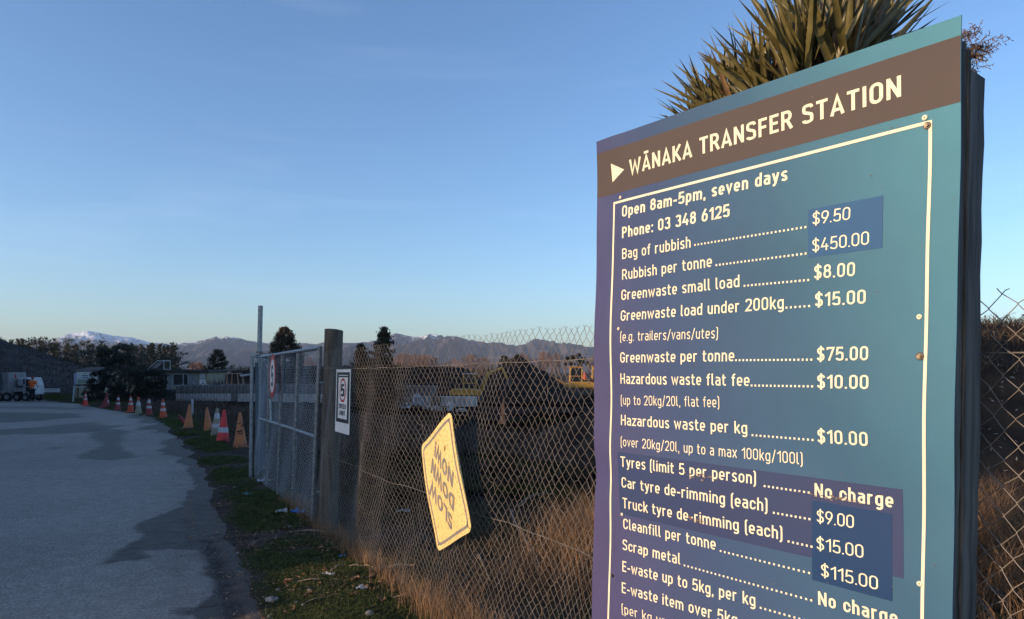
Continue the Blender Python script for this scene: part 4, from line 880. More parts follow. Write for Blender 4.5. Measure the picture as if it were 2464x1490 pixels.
rows = [('Bag of rubbish', (1496.4, 624), (1662.5, 596), (1673, 591.5), (1938.6, 548.8), 30), ('Rubbish per tonne', (1496.4, 673.8), (1713.3, 642.1), (1724.2, 640.0), (1939.3, 612.4), 24),
        ('Greenwaste small load', (1495.3, 722.8), (1779.4, 690.6), (1791.4, 689.8), (1945.1, 676), 17), ('Greenwaste load under 200kg', (1495.3, 772.6), (1886, 742.6), (1892.5, 742.4), (1947, 738.6), 6),
        ('Greenwaste per tonne', (1495.3, 873.0), (1768.9, 869.6), (1773.2, 868.9), (1954.2, 867.6), 20), ('Hazardous waste flat fee', (1494.7, 923.6), (1806, 929.4), (1811, 929.6), (1957, 931.9), 16),
        ('Hazardous waste per kg', (1494.7, 1023), (1798.6, 1044.8), (1811, 1049.2), (1956, 1060.8), 15), ('Tyres (limit 5 per person)', (1493.9, 1123), (1819.3, 1165.8), (1840, 1171.7), (1945.7, 1187.5), 11),
        ('Car tyre de-rimming (each)', (1495.1, 1172.7), (1847.5, 1231.7), (1862.8, 1236), (1947.8, 1251.2), 9), ('Truck tyre de-rimming (each)', (1496.8, 1222.5), (1883.5, 1299.3), (1898, 1304.9), (1953.2, 1317.4), 6),
        ('Cleanfill per tonne', (1498, 1272.6), (1721.9, 1324), (1733.5, 1328.0), (1946.6, 1380.9), 20), ('Scrap metal', (1496.8, 1322.8), (1635.7, 1359.3), (1646, 1362.8), (1951.1, 1447.2), 30),
        ('E-waste up to 5kg, per kg', (1498, 1374.6), (1817.2, 1460), (1829.7, 1465.0), (1960, 1502), 12)]
for s, a, b, c, d, n in rows: line(s, a, b, .0325); dots(c, d, n)
line('E-waste item over 5kg', (1498, 1425.6), (1775, 1507), .0325)
line('(e.g. trailers/vans/utes)', (1495.3, 821.5), (1728.6, 814.0), .0290, .098, .15)
line('(up to 20kg/20l, flat fee)', (1494.7, 973.7), (1732.2, 980.6), .0290, .098, .15)
line('(over 20kg/20l, up to a max 100kg/100l)', (1494.7, 1073.4), (1931.2, 1118.5), .0290, .098, .15)
line('(per kg up to', (1498, 1475), (1640, 1518), .0290, .098, .15)
for s, a, b, cap, th in [('$9.50', (1955.5, 541.5), (2045.6, 528.5), .0300, .10), ('$450.00', (1955.5, 606.5), (2091.8, 588.2), .0300, .10), ('$8.00', (1959.5, 671.5), (2057.9, 664.2), .0320, .135), ('$15.00', (1961.5, 737.8), (2083.7, 730.5), .0320, .135),
                         ('$75.00', (1968.1, 868.4), (2090.8, 867.0), .0320, .135), ('$10.00', (1969.5, 934.2), (2092.6, 936.4), .0320, .135), ('$10.00', (1968.6, 1065.0), (2089.7, 1074.0), .0320, .135), ('No charge', (1959.9, 1195.0), (2149, 1222.5), .0325, .150),
                         ('$9.00', (1965.8, 1256.5), (2054.5, 1271.8), .0300, .10), ('$15.00', (1965.8, 1321.8), (2078.1, 1343.5), .0300, .10), ('$115.00', (1975.7, 1386.5), (2112.6, 1420.3), .0300, .10), ('No charge', (1968.2, 1455.2), (2160, 1506), .0325, .150)]:
    line(s, a, b, cap, th, .11 if th < .12 else .13, lift=.0016)
# scuffs
def scuffs(c, n, ru, rv, m, sz=.006):
    u0, v0 = buv(*c); b = MB(); rs = random.Random(int(c[0]))
    for i in range(n):
        u, v = u0 + rs.gauss(0, ru), v0 + rs.gauss(0, rv); s = sz * rs.uniform(.3, 1); k = rs.uniform(.2, .6); pts = [(u - s, v), (u - s * .2, v + s * k), (u + s, v + s * k * .4), (u + s * .3, v - s * k)]
        b.add([P0(BW(*q_, .0024 + i * .00003)) for q_ in pts], [(0, 1, 2, 3)])
    b.build('scuff_mark', m, sign)
M['scuff'] = mat('scuffed_vinyl', (0.12, 0.075, 0.08), 0.7, (0.20, 0.14, 0.12), 80, 3)
scuffs((1690, 1146), 26, .03, .004, M['scuff']); scuffs((1680, 1252), 26, .022, .004, M['scuff']); scuffs((2010, 1200), 34, .035, .003, M['scuff'])
# fly specks and grit stuck on the print
def specks():
    b = MB(); rs = random.Random(8)
    for i in range(90):
        u, v = rs.uniform(.01, BWD - .01), -rs.uniform(.02, 1.3); k = rs.uniform(.0006, .0017); b.add([P0(BW(u + k * math.cos(j * 1.05), v + k * rs.uniform(.6, 1.4) * math.sin(j * 1.05), .0027)) for j in range(6)], [tuple(range(6))])
    o = b.build('speck', M['scuff'], sign); o['kind'] = 'stuff'
specks()
# screws and bolts
def screw(x, y, r, m, bolt=False, name='screw'):
    u, v = buv(x, y); b = MB(); c = P0(BW(u, v, 0)); n = 16
    prof = [(r, .001), (r, .0022), (r * .75, .0034), (r * .38, .0036), (r * .30, .0026)]
    b.v = [tuple(c + (ER * math.cos(2 * math.pi * j / n) + EU * math.sin(2 * math.pi * j / n)) * q[0] + EN * q[1]) for q in prof for j in range(n)]
    b.f = [(i * n + j, i * n + (j + 1) % n, (i + 1) * n + (j + 1) % n, (i + 1) * n + j) for i in range(len(prof) - 1) for j in range(n)] + [tuple((len(prof) - 1) * n + j for j in range(n))]
    o = b.build(name, m, sign, False)
    d = MB()
    if bolt: d.prism([(r * .58 * math.cos(j * math.pi / 3), r * .58 * math.sin(j * math.pi / 3)) for j in range(6)], (ER, EU, EN), c + EN * .0034, .005); d.build('bolt_head', M['steel_dark'], o)
    else:
        d.prism([(-r * .28, -r * .06), (r * .28, -r * .06), (r * .28, r * .06), (-r * .28, r * .06)], (ER, EU, EN), c + EN * .0027, .0003); d.prism([(-r * .06, -r * .28), (r * .06, -r * .28), (r * .06, r * .28), (-r * .06, r * .28)], (ER, EU, EN), c + EN * .0027, .0005); d.build('cross_slot', M['black'], o)
for x, y in [(2224.5, 283), (2212.9, 762.5), (2212.5, 1404.8)]: screw(x, y, .0058, M['cream'])
for x, y in [(1491.2, 475), (1490.9, 791.5), (1495, 1238)]: screw(x, y, .0050, M['cream'])
for x, y, r in [(2230, 301.8, .0078), (2215.2, 857.7, .0085)]: screw(x, y, r, M['steel_dark'], True, 'bolt')
screw(1473.6, 1385.4, .0055, M['black'], True, 'bolt')
# backing board, battens and posts
EB = -EN; ax = Matrix((ER, EU, EN)).transposed()
def bbox(name, u0, u1, v0, v1, d0, d1, m, sub=0, seed=1):
    o_ = P0(BL + ER * ((u0 + u1) / 2) + EU * ((v0 + v1) / 2) + EN * (-(d0 + d1) / 2)); rs = random.Random(seed)
    nv = 40; b = MB(); hu, hd = (u1 - u0) / 2, (d1 - d0) / 2
    for j in range(nv + 1):
        t = j / nv; vv = v1 + (v0 - v1) * t
        c = P0(BL + ER * ((u0 + u1) / 2) + EU * vv + EN * (-(d0 + d1) / 2))
        for su, sd_ in ((-1, 1), (1, 1), (1, -1), (-1, -1)):
            b.v.append(tuple(c + ER * (su * (hu + rs.uniform(-sub, sub))) + EN * (-sd_ * (hd + (rs.uniform(-sub, sub) if sd_ > 0 else 0)))))
        if j:
            k = (j - 1) * 4; b.f += [(k + i, k + (i + 1) % 4, k + 4 + (i + 1) % 4, k + 4 + i) for i in range(4)]
    b.f += [(3, 2, 1, 0), tuple(nv * 4 + i for i in range(4))]
    return b.build(name, m, sign)
bbox('batten', BWD - .10, BWD - .006, -.045, -BHT + .02, .014, .042, M['sign_wood'], .0008, 3)
bbox('batten', BWD - .11, BWD - .003, -.055, -BHT + .03, .043, .056, M['batten_wood'], .0016, 4)
bbox('post', BWD - .115, BWD - .004, -.095, -2.9, .057, .134, M['sign_wood'], .0022, 5)
bbox('batten', .02, .10, -.05, -BHT + .05, .014, .044, M['sign_wood'], .001, 6)
bbox('post', .02, .115, -.10, -2.9, .046, .13, M['sign_wood'], .002, 7)

# ================================================================= FENCE
def wp(s, z, n=0.0, warp=1.0):
    """fence space: s metres along from (FX(Y0),Y0=1.30), z height"""
    Y = 1.30 + s * FD.y; X = FX(Y)
    b = warp * (0.030 * math.sin(s * 1.5 + .6) * min(1, z) + .020 * math.sin(s * 4.1 + z * 2.2) * math.sin(z * 1.9) + .012 * math.sin(s * 9.7 + z * 5.1))
    return Vector((X, Y, z)) + FN * (b + n)
FL = (7.12 - 1.30) / FD.y
def chain_mesh(name, s0, s1, z0, z1, a, hh, r, P, m, parent, sub=3, ns=4, seed=1, jit=.003, twist=True):
    """woven diamond mesh of zigzag wires; a = half diamond width, hh = half diamond height"""
    rs = np.random.RandomState(seed); nw = int((s1 - s0) / a); nk = int((z1 - z0) / hh); V_ = []; F_ = []
    jx = jit * rs.randn(nw + 2, nk + 2); jz = jit * rs.randn(nw + 2, nk + 2)
    odd = rs.rand(nw + 2, nk + 2) < .025; jx += odd * rs.randn(nw + 2, nk + 2) * .009; jz += odd * rs.randn(nw + 2, nk + 2) * .008   # bent wires
    base = 0
    for i in range(nw):
        pts = []
        for k in range(nk + 1):
            right = (k + i) % 2 == 0; col = i + (1 if right else 0)
            s = s0 + col * a + jx[col, k] + (r if right else -r); z = z1 - k * hh + jz[col, k]
            pts.append((s, z, 0))
        path = []
        if twist:
            s, z, _ = pts[0]; s2 = pts[1][0]; dr = 1 if s > s2 else -1; path += [(s + dr * .009 + rs.randn() * .002, z + .012 + rs.randn() * .002, .004 * dr), (s + dr * .004, z + .006, .002 * dr)]
        for k, (s, z, _) in enumerate(pts):
            dr = 1 if (k + i) % 2 == 0 else -1
            path.append((s, z, 0))
            if k < nk:
                s2, z2, _ = pts[k + 1]; nn = r * 1.15 * (1 if dr > 0 else -1)
                for t in ((.18, .5, .82) if sub >= 3 else (.5,)): path.append((s + (s2 - s) * t, z + (z2 - z) * t, nn))
        pw = np.array([tuple(P(*q_)) for q_ in path]); n = len(pw)
        T = np.gradient(pw, axis=0); T /= np.linalg.norm(T, axis=1)[:, None] + 1e-9
        A1 = np.cross(T, np.array([FN.x, FN.y, .001])); A1 /= np.linalg.norm(A1, axis=1)[:, None] + 1e-9; A2 = np.cross(T, A1)
        ring = []
        for j in range(ns):
            t = 2 * math.pi * j / ns + .4; ring.append(pw + (A1 * math.cos(t) + A2 * math.sin(t)) * r)
        V_.append(np.stack(ring, 1).reshape(-1, 3)); idx = base + np.arange(n * ns).reshape(n, ns); nx = np.roll(idx, -1, 1)
        F_.append(np.stack([idx[:-1], nx[:-1], nx[1:], idx[1:]], -1).reshape(-1, 4)); base += n * ns
    o = fast_obj(name, np.concatenate(V_), np.concatenate(F_), m, parent); o.data.polygons.foreach_set('use_smooth', [True] * len(o.data.polygons)); return o
fence = empty('chain_link_fence', (0, 0, 0)); tag(fence, 'galvanised chain link mesh fence running from the timber post behind the price board', 'fence')
o = chain_mesh('chain_link_mesh', .02, FL + .05, .02, 1.750, .0290, .0305, .00112, lambda s, z, n: wp(s, z - .040 * max(0, 1 - s / 1.3) * z / 1.76 + (.007 * math.sin(s * 2.3 + 1) + .006 * math.sin(s * 5.9)), n), M['wire'], fence, 3, 5); o['kind'] = 'stuff'
def strain(z0, sag, name='strain_wire'):
    b = MB(); b.tube([wp(FL * i / 60, z0 + sag * math.sin(i / 60 * math.pi * 2) + .003 * math.sin(i * 1.9), -.006) for i in range(61)], .0018, 5); smooth_angle(b.build(name, M['wire'], fence))
strain(1.60, .012); strain(.78, .008); strain(.06, .006)
# big round post at the gate (leans slightly)
def round_post():
    Y = 7.10; b0 = at(789, 1270, Y); t0 = at(803, 795, Y); n = 28; e = empty('timber_post', (b0.x, Y, 0)); b = MB(); rs = random.Random(2)
    zs = np.linspace(-.3, t0.z, 24)
    for i, z in enumerate(zs):
        f_ = (z - 0) / t0.z; cx = (t0.x - b0.x) * f_
        for j in range(n):
            t = 2 * math.pi * j / n; rr = .093 * (1 - .03 * f_) * (1 + .02 * math.sin(3 * t + 1) + .008 * math.sin(j * 2.7 + z * 2)); b.v.append((cx + rr * math.cos(t), rr * math.sin(t), z + (0.012 * math.cos(t + 2) if i == 23 else 0)))
        if i: k = (i - 1) * n; b.f += [(k + j, k + (j + 1) % n, k + n + (j + 1) % n, k + n + j) for j in range(n)]
    b.f.append(tuple(23 * n + j for j in range(n))); smooth_angle(b.build('shaft', M['post_wood'], e), 50); tag(e, 'thick round weathered timber post between the gate and the mesh fence', 'post')
    w_ = MB()
    for z in (.35, .78, 1.25, 1.60): w_.tube([((t0.x - b0.x) * z / t0.z + .097 * math.cos(k * .4189), .097 * math.sin(k * .4189), z + .004 * math.sin(k)) for k in range(16)], .0018, 4)
    w_.build('tie_wire', M['wire'], e)
round_post()

# ================================================================= GATE
GA = hit(752, 1262); GB = hit(602.5, 1152)
gdir = Vector((GB.x - GA.x, GB.y - GA.y, 0)); GLEN = gdir.length; gdir.normalize(); gn_ = Vector((-gdir.y, gdir.x, 0))
LEAN = Vector((.036, 0, 0))                               # the whole gate leans: top shifted right
def gp(x, zpx=None, z=None, n=0.0):
    """point of the gate plane under photo column x (at ground) and height z"""
    Yg = (GA.y * gdir.x - GA.x * gdir.y) / (gdir.x - gdir.y * (x - HX) / F); X = (x - HX) / F * Yg
    if zpx is not None: z = CAMH + (HY - zpx) / F * Yg
    return Vector((X, Yg, z)) + gn_ * n
gate = empty('mesh_gate', (GA.x, GA.y, 0)); tag(gate, 'galvanised pipe frame gate covered in chain link, swung open beside the road', 'gate')
def gpart(name, pts, r, m=M['galv'], n=10, parent=gate): 
    b = MB(); b.tube([Vector(p) - Vector((GA.x, GA.y, 0)) for p in pts], r, n); return smooth_angle(b.build(name, m, parent), 40)
gpart('stile', [gp(751.5, z=.02), gp(770, zpx=834)], .0235)
gpart('stile', [gp(641, zpx=1165), gp(649, zpx=857)], .0200)
gpart('rail', [gp(629.6, zpx=859), gp(650, zpx=856), gp(771, zpx=837)], .0215)
gpart('rail', [gp(626, zpx=1008), gp(700, zpx=1031), gp(760, zpx=1052)], .0190)
gpart('upright', [gp(668, zpx=1195), gp(680, zpx=852)], .0200)
gpart('upright', [gp(704, zpx=1222), gp(718, zpx=848)], .0200)
gpart('brace', [gp(650, zpx=960), gp(652, zpx=1016)], .014)
for z in (.35, 1.45): gpart('hinge', [gp(757 + 8 * z, z=z), gp(757 + 8 * z, z=z) + Vector((.10, .03, 0)), gp(757 + 8 * z, z=z) + Vector((.16, .05, .02))], .014, n=8)
def gP(s, z, n):
    p = Vector((GA.x, GA.y, 0)) + gdir * s; k = LEAN.x * 1.0 * z; return p + Vector((k * .9, 0, z)) + gn_ * (n + .012 * math.sin(s * 6 + z * 4)) - Vector((GA.x, GA.y, 0))
o = chain_mesh('chain_link_mesh', .04, GLEN - .36, .04, 1.80, .0300, .0300, .0016, gP, M['gate_wire'], gate, 1, 3, 5, .003, False); o['kind'] = 'stuff'
# tall pipe and latch post
def pipe_post():
    b0 = hit(616, 1150); e = empty('tall_pipe_post', b0); t0 = at(627, 736, b0.y + .05); d = t0 - b0; b = MB(); b.tube([(0, 0, -.3), d], .034, 16, False); 
    o_ = smooth_angle(b.build('pipe', M['galv'], e)); c = MB(); c.tube([d * .999 - Vector((0, 0, .012)), d * .999 - Vector((0, 0, .010))], .031, 16); c.build('cap', M['black'], e)
    k = MB()
    for f_ in (.71, .73): k.tube([d * f_ + Vector((.05 * math.cos(j * .785), .05 * math.sin(j * .785), 0)) for j in range(9)], .006, 5)
    k.tube([d * .72 + Vector((.03, -.03, 0)), d * .72 + Vector((.13, -.03, .01))], .006, 5); k.build('clamp', M['steel_dark'], e)
    tag(e, 'tall galvanised pipe post at the far end of the gate, highest of the gate posts', 'post')
    b0 = hit(602, 1153); e = empty('latch_post', b0); t0 = at(606.5, 857, b0.y); d = t0 - b0; b = MB(); b.tube([(0, 0, -.3), d], .026, 14); smooth_angle(b.build('pipe', M['galv'], e))
    b = MB(); b.tube([d * .995, d * .995 + Vector((.10, .12, 0)), d * .995 + Vector((.18, .2, -.22))], .012, 8); b.build('stay', M['galv'], e)
    q = MB(); q.tube([Vector((.10, .42, 0)), d + Vector((.105, .42, -.05))], .022, 10); q.tube([d * .97 + Vector((.06, .25, 0)), d * .97 + Vector((.10, .42, 0))], .012, 8); q.tube([Vector((.05, .2, .15)), Vector((.10, .42, .12))], .012, 8); q.build('folded_leaf_frame', M['galv'], e)
    m2 = MB(); m2.box(d * .5 + Vector((.06, .22, 0)), (.012, .42, d.z * .9)); m2.build('folded_leaf_sheet', mat('blue_grey_sheet', (0.05, 0.07, 0.09), 0.6, (0.09, 0.115, 0.14), 4, 4), e)
    tag(e, 'shorter galvanised post left of the tall pipe, with a folded gate leaf behind', 'post')
pipe_post()

# ================================================================= ROAD SIGNS
def round_sign():
    c = gp(670.5, zpx=905); r_ = .270; e = empty('speed_sign', c + gn_ * .055); e.location.z = 0; zc = c.z
    th_ = math.atan2(gdir.y, gdir.x) - R(3.8); ex = -Vector((math.cos(th_), math.sin(th_), 0)); ey = Vector((.02, 0, 1)).normalized(); en = ex.cross(ey)
    if en.y > 0: en = -en
    o0 = Vector((0, 0, zc)) + en * .02
    def disc(r0, w_, n=40): return [o0 + en * w_ + (ex * math.cos(2 * math.pi * i / n) + ey * math.sin(2 * math.pi * i / n)) * r0 for i in range(n)]
    b = MB(); b.add(disc(r_, 0) + disc(r_, -.004), [tuple(range(40)), tuple(reversed(range(40, 80)))] + [(i, (i + 1) % 40, 40 + (i + 1) % 40, 40 + i) for i in range(40)]); b.build('plate', M['red'], e)
    b = MB(); b.add(disc(r_ * .76, .001), [tuple(range(40))]); b.build('face', M['white'], e)
    lettering('numeral', '5', lambda u, v, w_: o0 + en * (.0018 + w_) + ex * (u - .085) + ey * (v - .13), .17, .17, .26, M['black'], e, lift=.0003)
    tag(e, 'round red ringed 5 speed limit disc hung on the mesh gate', 'sign')
round_sign()
def speed_plate():
    Yl, Yr = fence_at(818), fence_at(852.5); a = Vector((FX(Yl), Yl, 0)); b_ = Vector((FX(Yr), Yr, 0)); W_ = (b_ - a).length; ex = (b_ - a).normalized()
    Yc = (Yl + Yr) / 2; zt = CAMH + (HY - 889) / F * Yc; zb = CAMH + (HY - 1042) / F * Yc; Hh = zt - zb; ey = (Vector((.03, 0, 1))).normalized(); ey = (ey - ex * ey.dot(ex)).normalized(); en = ex.cross(ey)
    if en.y > 0: en = -en
    e = empty('speed_limit_sign', (a.x, a.y, 0)); o0 = Vector((0, 0, zb)) + FN * .045 - Vector((.0, 0, 0))
    S = lambda u, v, w_=0: o0 + ex * (u * W_) + ey * (v * Hh) + en * w_
    def rect(u0, v0, u1, v1, w_, m, name, par=e): q = MB(); q.add([S(u0, v0, w_), S(u1, v0, w_), S(u1, v1, w_), S(u0, v1, w_)], [(0, 1, 2, 3)]); return q.build(name, m, par)
    pl = MB(); pl.prism([(0, 0), (W_, 0), (W_, Hh), (0, Hh)], (ex, ey, -en), o0, .003); p_ = pl.build('plate', M['white'], e)
    rect(.06, .165, .955, .955, .0008, M['black'], 'border'); rect(.19, .225, .83, .875, .0016, M['white'], 'face')
    rect(.19, .90, .83, .912, .0016, M['white'], 'border_line')
    cx, cy = .51, .672
    def ring(r0, w_, n=36): return [S(cx + r0 * Hh / W_ * math.cos(2 * math.pi * i / n) , cy + r0 * math.sin(2 * math.pi * i / n), w_) for i in range(n)]
    b = MB(); b.add(ring(.190, .0024), [tuple(range(36))]); b.build('ring', M['red'], e); b = MB(); b.add(ring(.152, .003), [tuple(range(36))]); b.build('disc', M['white'], e)
    f_ = lambda u0, v0: (lambda u, v, w_: S(u0 + u / W_, v0 + v / Hh, .0034 + w_))
    lettering('numeral', '5', f_(.385, .575), .19, .25 * W_, .195 * Hh, M['black'], e)
    lettering('lettering', 'SPEED', f_(.25, .385), .16, .52 * W_, .072 * Hh, M['black'], e, .14); lettering('lettering', 'LIMIT', f_(.30, .28), .16, .42 * W_, .072 * Hh, M['black'], e, .16)
    tie = MB(); tie.tube([S(.5, 1, .002) + Vector((0, 0, -.02)), S(.5, 1, 0) + Vector((0, 0, .03)) - FN * .03], .002, 5); tie.build('tie_wire', M['wire'], e)
    tag(e, 'white rectangular SPEED LIMIT 5 plate wired to the mesh beside the timber post', 'sign')
speed_plate()
def slow_sign():
    k = 1.10; L_ = Vector((-.5287, 4.0495, 1.1386 - 1.56)) * k; T_ = Vector((-.3021, 3.5425, 1.3658 - 1.56)) * k; R_ = Vector((-.1878, 3.3449, .8109 - 1.56)) * k; B_ = Vector((-.4144, 3.8519, .5837 - 1.56)) * k
    c = (L_ + T_ + R_ + B_) / 4 + Vector((0, 0, CAMH)); ex = (T_ - L_).normalized(); ey = (L_ - B_); ey = (ey - ex * ey.dot(ex)).normalized(); en = ex.cross(ey)
    if en.y > 0: en = -en
    a = .330; e = empty('slow_down_sign', (c.x, c.y, 0)); o0 = Vector((0, 0, c.z))
    S = lambda u, v, w_=0: o0 + ex * u + ey * v + en * (w_ + .010 * math.sin(u * 7) + .006 * math.sin(v * 9 + 1))
    def rr(h_, r0, n=6):
        out = []
        for sx, sy, a0 in ((1, 1, 0), (-1, 1, 90), (-1, -1, 180), (1, -1, 270)): out += [(sx * (h_ - r0) + r0 * math.cos(R(a0 + 90 * i / n)), sy * (h_ - r0) + r0 * math.sin(R(a0 + 90 * i / n))) for i in range(n + 1)]
        dense = []
        for i in range(len(out)):
            p, q_ = out[i], out[(i + 1) % len(out)]; d = math.hypot(q_[0] - p[0], q_[1] - p[1]); m_ = max(1, int(d / .04)); dense += [(p[0] + (q_[0] - p[0]) * j / m_, p[1] + (q_[1] - p[1]) * j / m_) for j in range(m_)]
        return dense
    def filled(name, outl, w0, m, th=0):
        b = MB(); rings = 10; n = len(outl)
        for i in range(rings, 0, -1): b.v += [tuple(S(p[0] * i / rings, p[1] * i / rings, w0)) for p in outl]
        b.v.append(tuple(S(0, 0, w0)))
        for i in range(rings - 1): b.f += [(i * n + j, i * n + (j + 1) % n, (i + 1) * n + (j + 1) % n, (i + 1) * n + j) for j in range(n)]
        b.f += [((rings - 1) * n + j, (rings - 1) * n + (j + 1) % n, rings * n) for j in range(n)]
        if th: kk = len(b.v); b.v += [tuple(S(p[0], p[1], w0 - th)) for p in outl]; b.f += [(j, (j + 1) % n, kk + (j + 1) % n, kk + j) for j in range(n)]; b.f.append(tuple(kk + j for j in range(n)))
        return b.build(name, m, e, False)
    filled('plate', rr(a, .045), 0, M['yellow_refl'], .003)
    A_, B2 = rr(a * .925, .040), rr(a * .875, .030); n = min(len(A_), len(B2)); b = MB()
    def res(o_, N=120):
        L = [0]; 
        for i in range(len(o_)): p, q_ = o_[i], o_[(i + 1) % len(o_)]; L.append(L[-1] + math.hypot(q_[0] - p[0], q_[1] - p[1]))
        out = []
        for t in np.linspace(0, L[-1], N, endpoint=False):
            i = max(j for j in range(len(o_)) if L[j] <= t + 1e-12); f_ = (t - L[i]) / max(1e-9, L[i + 1] - L[i]); p, q_ = o_[i], o_[(i + 1) % len(o_)]; out.append((p[0] + (q_[0] - p[0]) * f_, p[1] + (q_[1] - p[1]) * f_))
        return out
    A_, B2 = res(A_), res(B2); b.v = [tuple(S(*p, .001)) for p in A_] + [tuple(S(*p, .001)) for p in B2]; b.f = [(i, (i + 1) % 120, 120 + (i + 1) % 120, 120 + i) for i in range(120)]; b.build('border', M['grey_print'], e)
    du, dv = (-.7071, .7071), (-.7071, -.7071)
    for s, p0, p1 in (('SLOW', (.062, -.185), (-.2, .071)), ('DOWN', (.164, -.105), (-.118, .176)), ('NOW!', (.227, .003), (-.01, .243))):
        p0 = (p0[0] * k, p0[1] * k); p1 = (p1[0] * k, p1[1] * k); wd = math.hypot(p1[0] - p0[0], p1[1] - p0[1]); cap = .088 * k
        lettering('lettering', s, (lambda p0: lambda u, v, w_: S(p0[0] + du[0] * u + dv[0] * v, p0[1] + du[1] * u + dv[1] * v, .0015 + w_))(p0), .20, wd, cap, M['grey_print'], e, .10, broad=True)
    d = MB()
    for (u, v, su, sv_) in ((.155, .165, .012, .03), (.175, .170, .006, .03), (.20, .07, .006, .018), (-.24, -.20, .005, .02)): d.add([S(u - su / 2, v - sv_ / 2, .0014), S(u + su / 2, v - sv_ / 2, .0014), S(u + su / 2, v + sv_ / 2, .0014), S(u - su / 2, v + sv_ / 2, .0014)], [(0, 1, 2, 3)])
    d.build('rust_mark', mat('rust_brown', (0.16, 0.07, 0.03), 0.8), e)
    h = MB()
    for (u, v) in ((.295, .295), (-.295, -.295), (.29, -.29)): h.tube([S(u, v, .001), S(u, v, .003)], .006, 8)
    h.tube([S(.295, -.295, -.01), S(.30, -.30, .012), S(.315, -.315, .0), S(.31, -.31, -.03)], .002, 5); h.build('hole', M['steel_dark'], e)
    tag(e, 'yellow reflective SLOW DOWN NOW sign hanging upside down on the mesh fence', 'sign')
slow_sign()

# ================================================================= CONES
def cone_mat(name, col, col2): return mat(name, col, .6, col2, 6, 6)
M['c_orange'] = cone_mat('faded_orange_plastic', (.56, .19, .07), (.42, .15, .07)); M['c_red'] = cone_mat('bright_red_plastic', (.75, .05, .05), (.62, .04, .045))
M['c_orange2'] = cone_mat('orange_red_plastic', (.60, .09, .03), (.45, .07, .035)); M['c_maroon'] = cone_mat('maroon_plastic', (.28, .035, .04), (.20, .03, .035))
M['c_beige'] = cone_mat('bleached_beige_plastic', (.30, .26, .18), (.24, .21, .15)); M['c_tan'] = cone_mat('tan_orange_plastic', (.55, .17, .055), (.40, .15, .07)); M['c_grime'] = cone_mat('grimy_base_rubber', (.10, .07, .055), (.18, .10, .07))
def cone(x, top, bot, m, label, bands=(), lean=0.0, basem=None, tip=None, tape=False, Y=None, slim=1.0, shift=0):
    g = hit(x + shift, bot) if Y is None else Vector((at(x, 0, Y).x, Y, at(x, bot, Y).z)); h = (bot - top) / F * g.y; e = empty('traffic_cone', g)
    n = 20; rb, rt = .19 * h * slim, .035 * h; z0 = .035
    def rad_(z): return rb + (rt - rb) * (z - z0) / (h - z0)
    b = MB(); zs = [z0 + (h - z0) * i / 8 for i in range(9)]
    b.tube([(0, 0, z) for z in zs], [rad_(z) for z in zs], n, True); smooth_angle(b.build('body', m, e), 40)
    q = MB(); s = .27 * h
    q.add([(-s, -s, 0), (s, -s, 0), (s, s, 0), (-s, s, 0), (-s * .92, -s * .92, .03), (s * .92, -s * .92, .03), (s * .92, s * .92, .03), (-s * .92, s * .92, .03)], [(0, 3, 2, 1), (4, 5, 6, 7), (0, 1, 5, 4), (1, 2, 6, 5), (2, 3, 7, 6), (3, 0, 4, 7)]); q.build('base', basem or m, e)
    for (a, c, bm) in bands:
        r_ = MB(); za, zc = z0 + (h - z0) * a, z0 + (h - z0) * c; r_.tube([(0, 0, za), (0, 0, zc)], [rad_(za) + .004, rad_(zc) + .004], n, False); smooth_angle(r_.build('band', bm, e))
    if tip: r_ = MB(); za = h * .80; r_.tube([(0, 0, za), (0, 0, h)], [rad_(za) + .003, rt + .003], n, True); r_.build('tip', tip, e)
    if tape:
        t = MB(); rs = random.Random(int(x))
        for k in range(9):
            f_ = .38 + .045 * k + rs.uniform(-.02, .02) if k < 4 else .60 + .04 * (k - 4); a = rs.uniform(3.4, 6.0); z = z0 + (h - z0) * f_; r0 = rad_(z) + .005
            t.tube([(r0 * math.cos(a + j * .3), r0 * math.sin(a + j * .3), z + rs.uniform(-.01, .01) * j) for j in range(5)], [.004, .011, .006, .012, .003], 5)
        t.build('torn_tape', M['tar'], e)
    e.rotation_euler = (rnd.uniform(-.02, .02), lean, rnd.uniform(0, 1.5)) if not lean else (0, lean, .2)
    tag(e, label, 'cone', 'traffic cones lined up along the verge' if x < 600 else None); return e
RF = M['refl']
cone(578, 993, 1078, M['c_tan'], 'faded orange cone with torn black tape, nearest to the gate posts', tape=True, basem=M['c_tan'])
cone(535.5, 986, 1067, M['c_red'], 'bright red cone with one silver band, second nearest to the gate', [(.30, .46, RF)], .05)
cone(520, 982, 1052, M['c_beige'], 'bleached beige cone with two silver bands beside the bright red cone', [(.30, .44, RF), (.62, .82, RF)], .04, M['c_grime'])
cone(502, 980, 1039, M['c_tan'], 'plain tan orange cone leaning left, left of the beige and red cones', (), -.07, M['c_grime'])
cone(453, 973, 1032, M['c_tan'], 'plain orange brown cone alone beside the dry brush, mid row', (), .05, M['c_grime'])
cone(448, 992, 1022, M['c_maroon'], 'dull reddish cone toppled behind the plain orange brown cone', (), -.6, M['c_maroon'])
cone(393, 960, 1007, M['c_orange2'], 'orange red cone with two white bands and a dirty base, last before the gap', [(.36, .48, RF), (.66, .80, RF)], -.02, M['c_grime'])
cone(358.5, 957, 1000, M['c_maroon'], 'dull maroon cone with two white bands and a broad flat base', [(.38, .52, RF), (.68, .88, RF)], 0, M['c_grime'])
cone(333, 955, 997, M['c_beige'], 'beige cone with an orange tip among the orange cones', [(.45, .70, RF)], 0, M['c_beige'], M['c_orange2'])
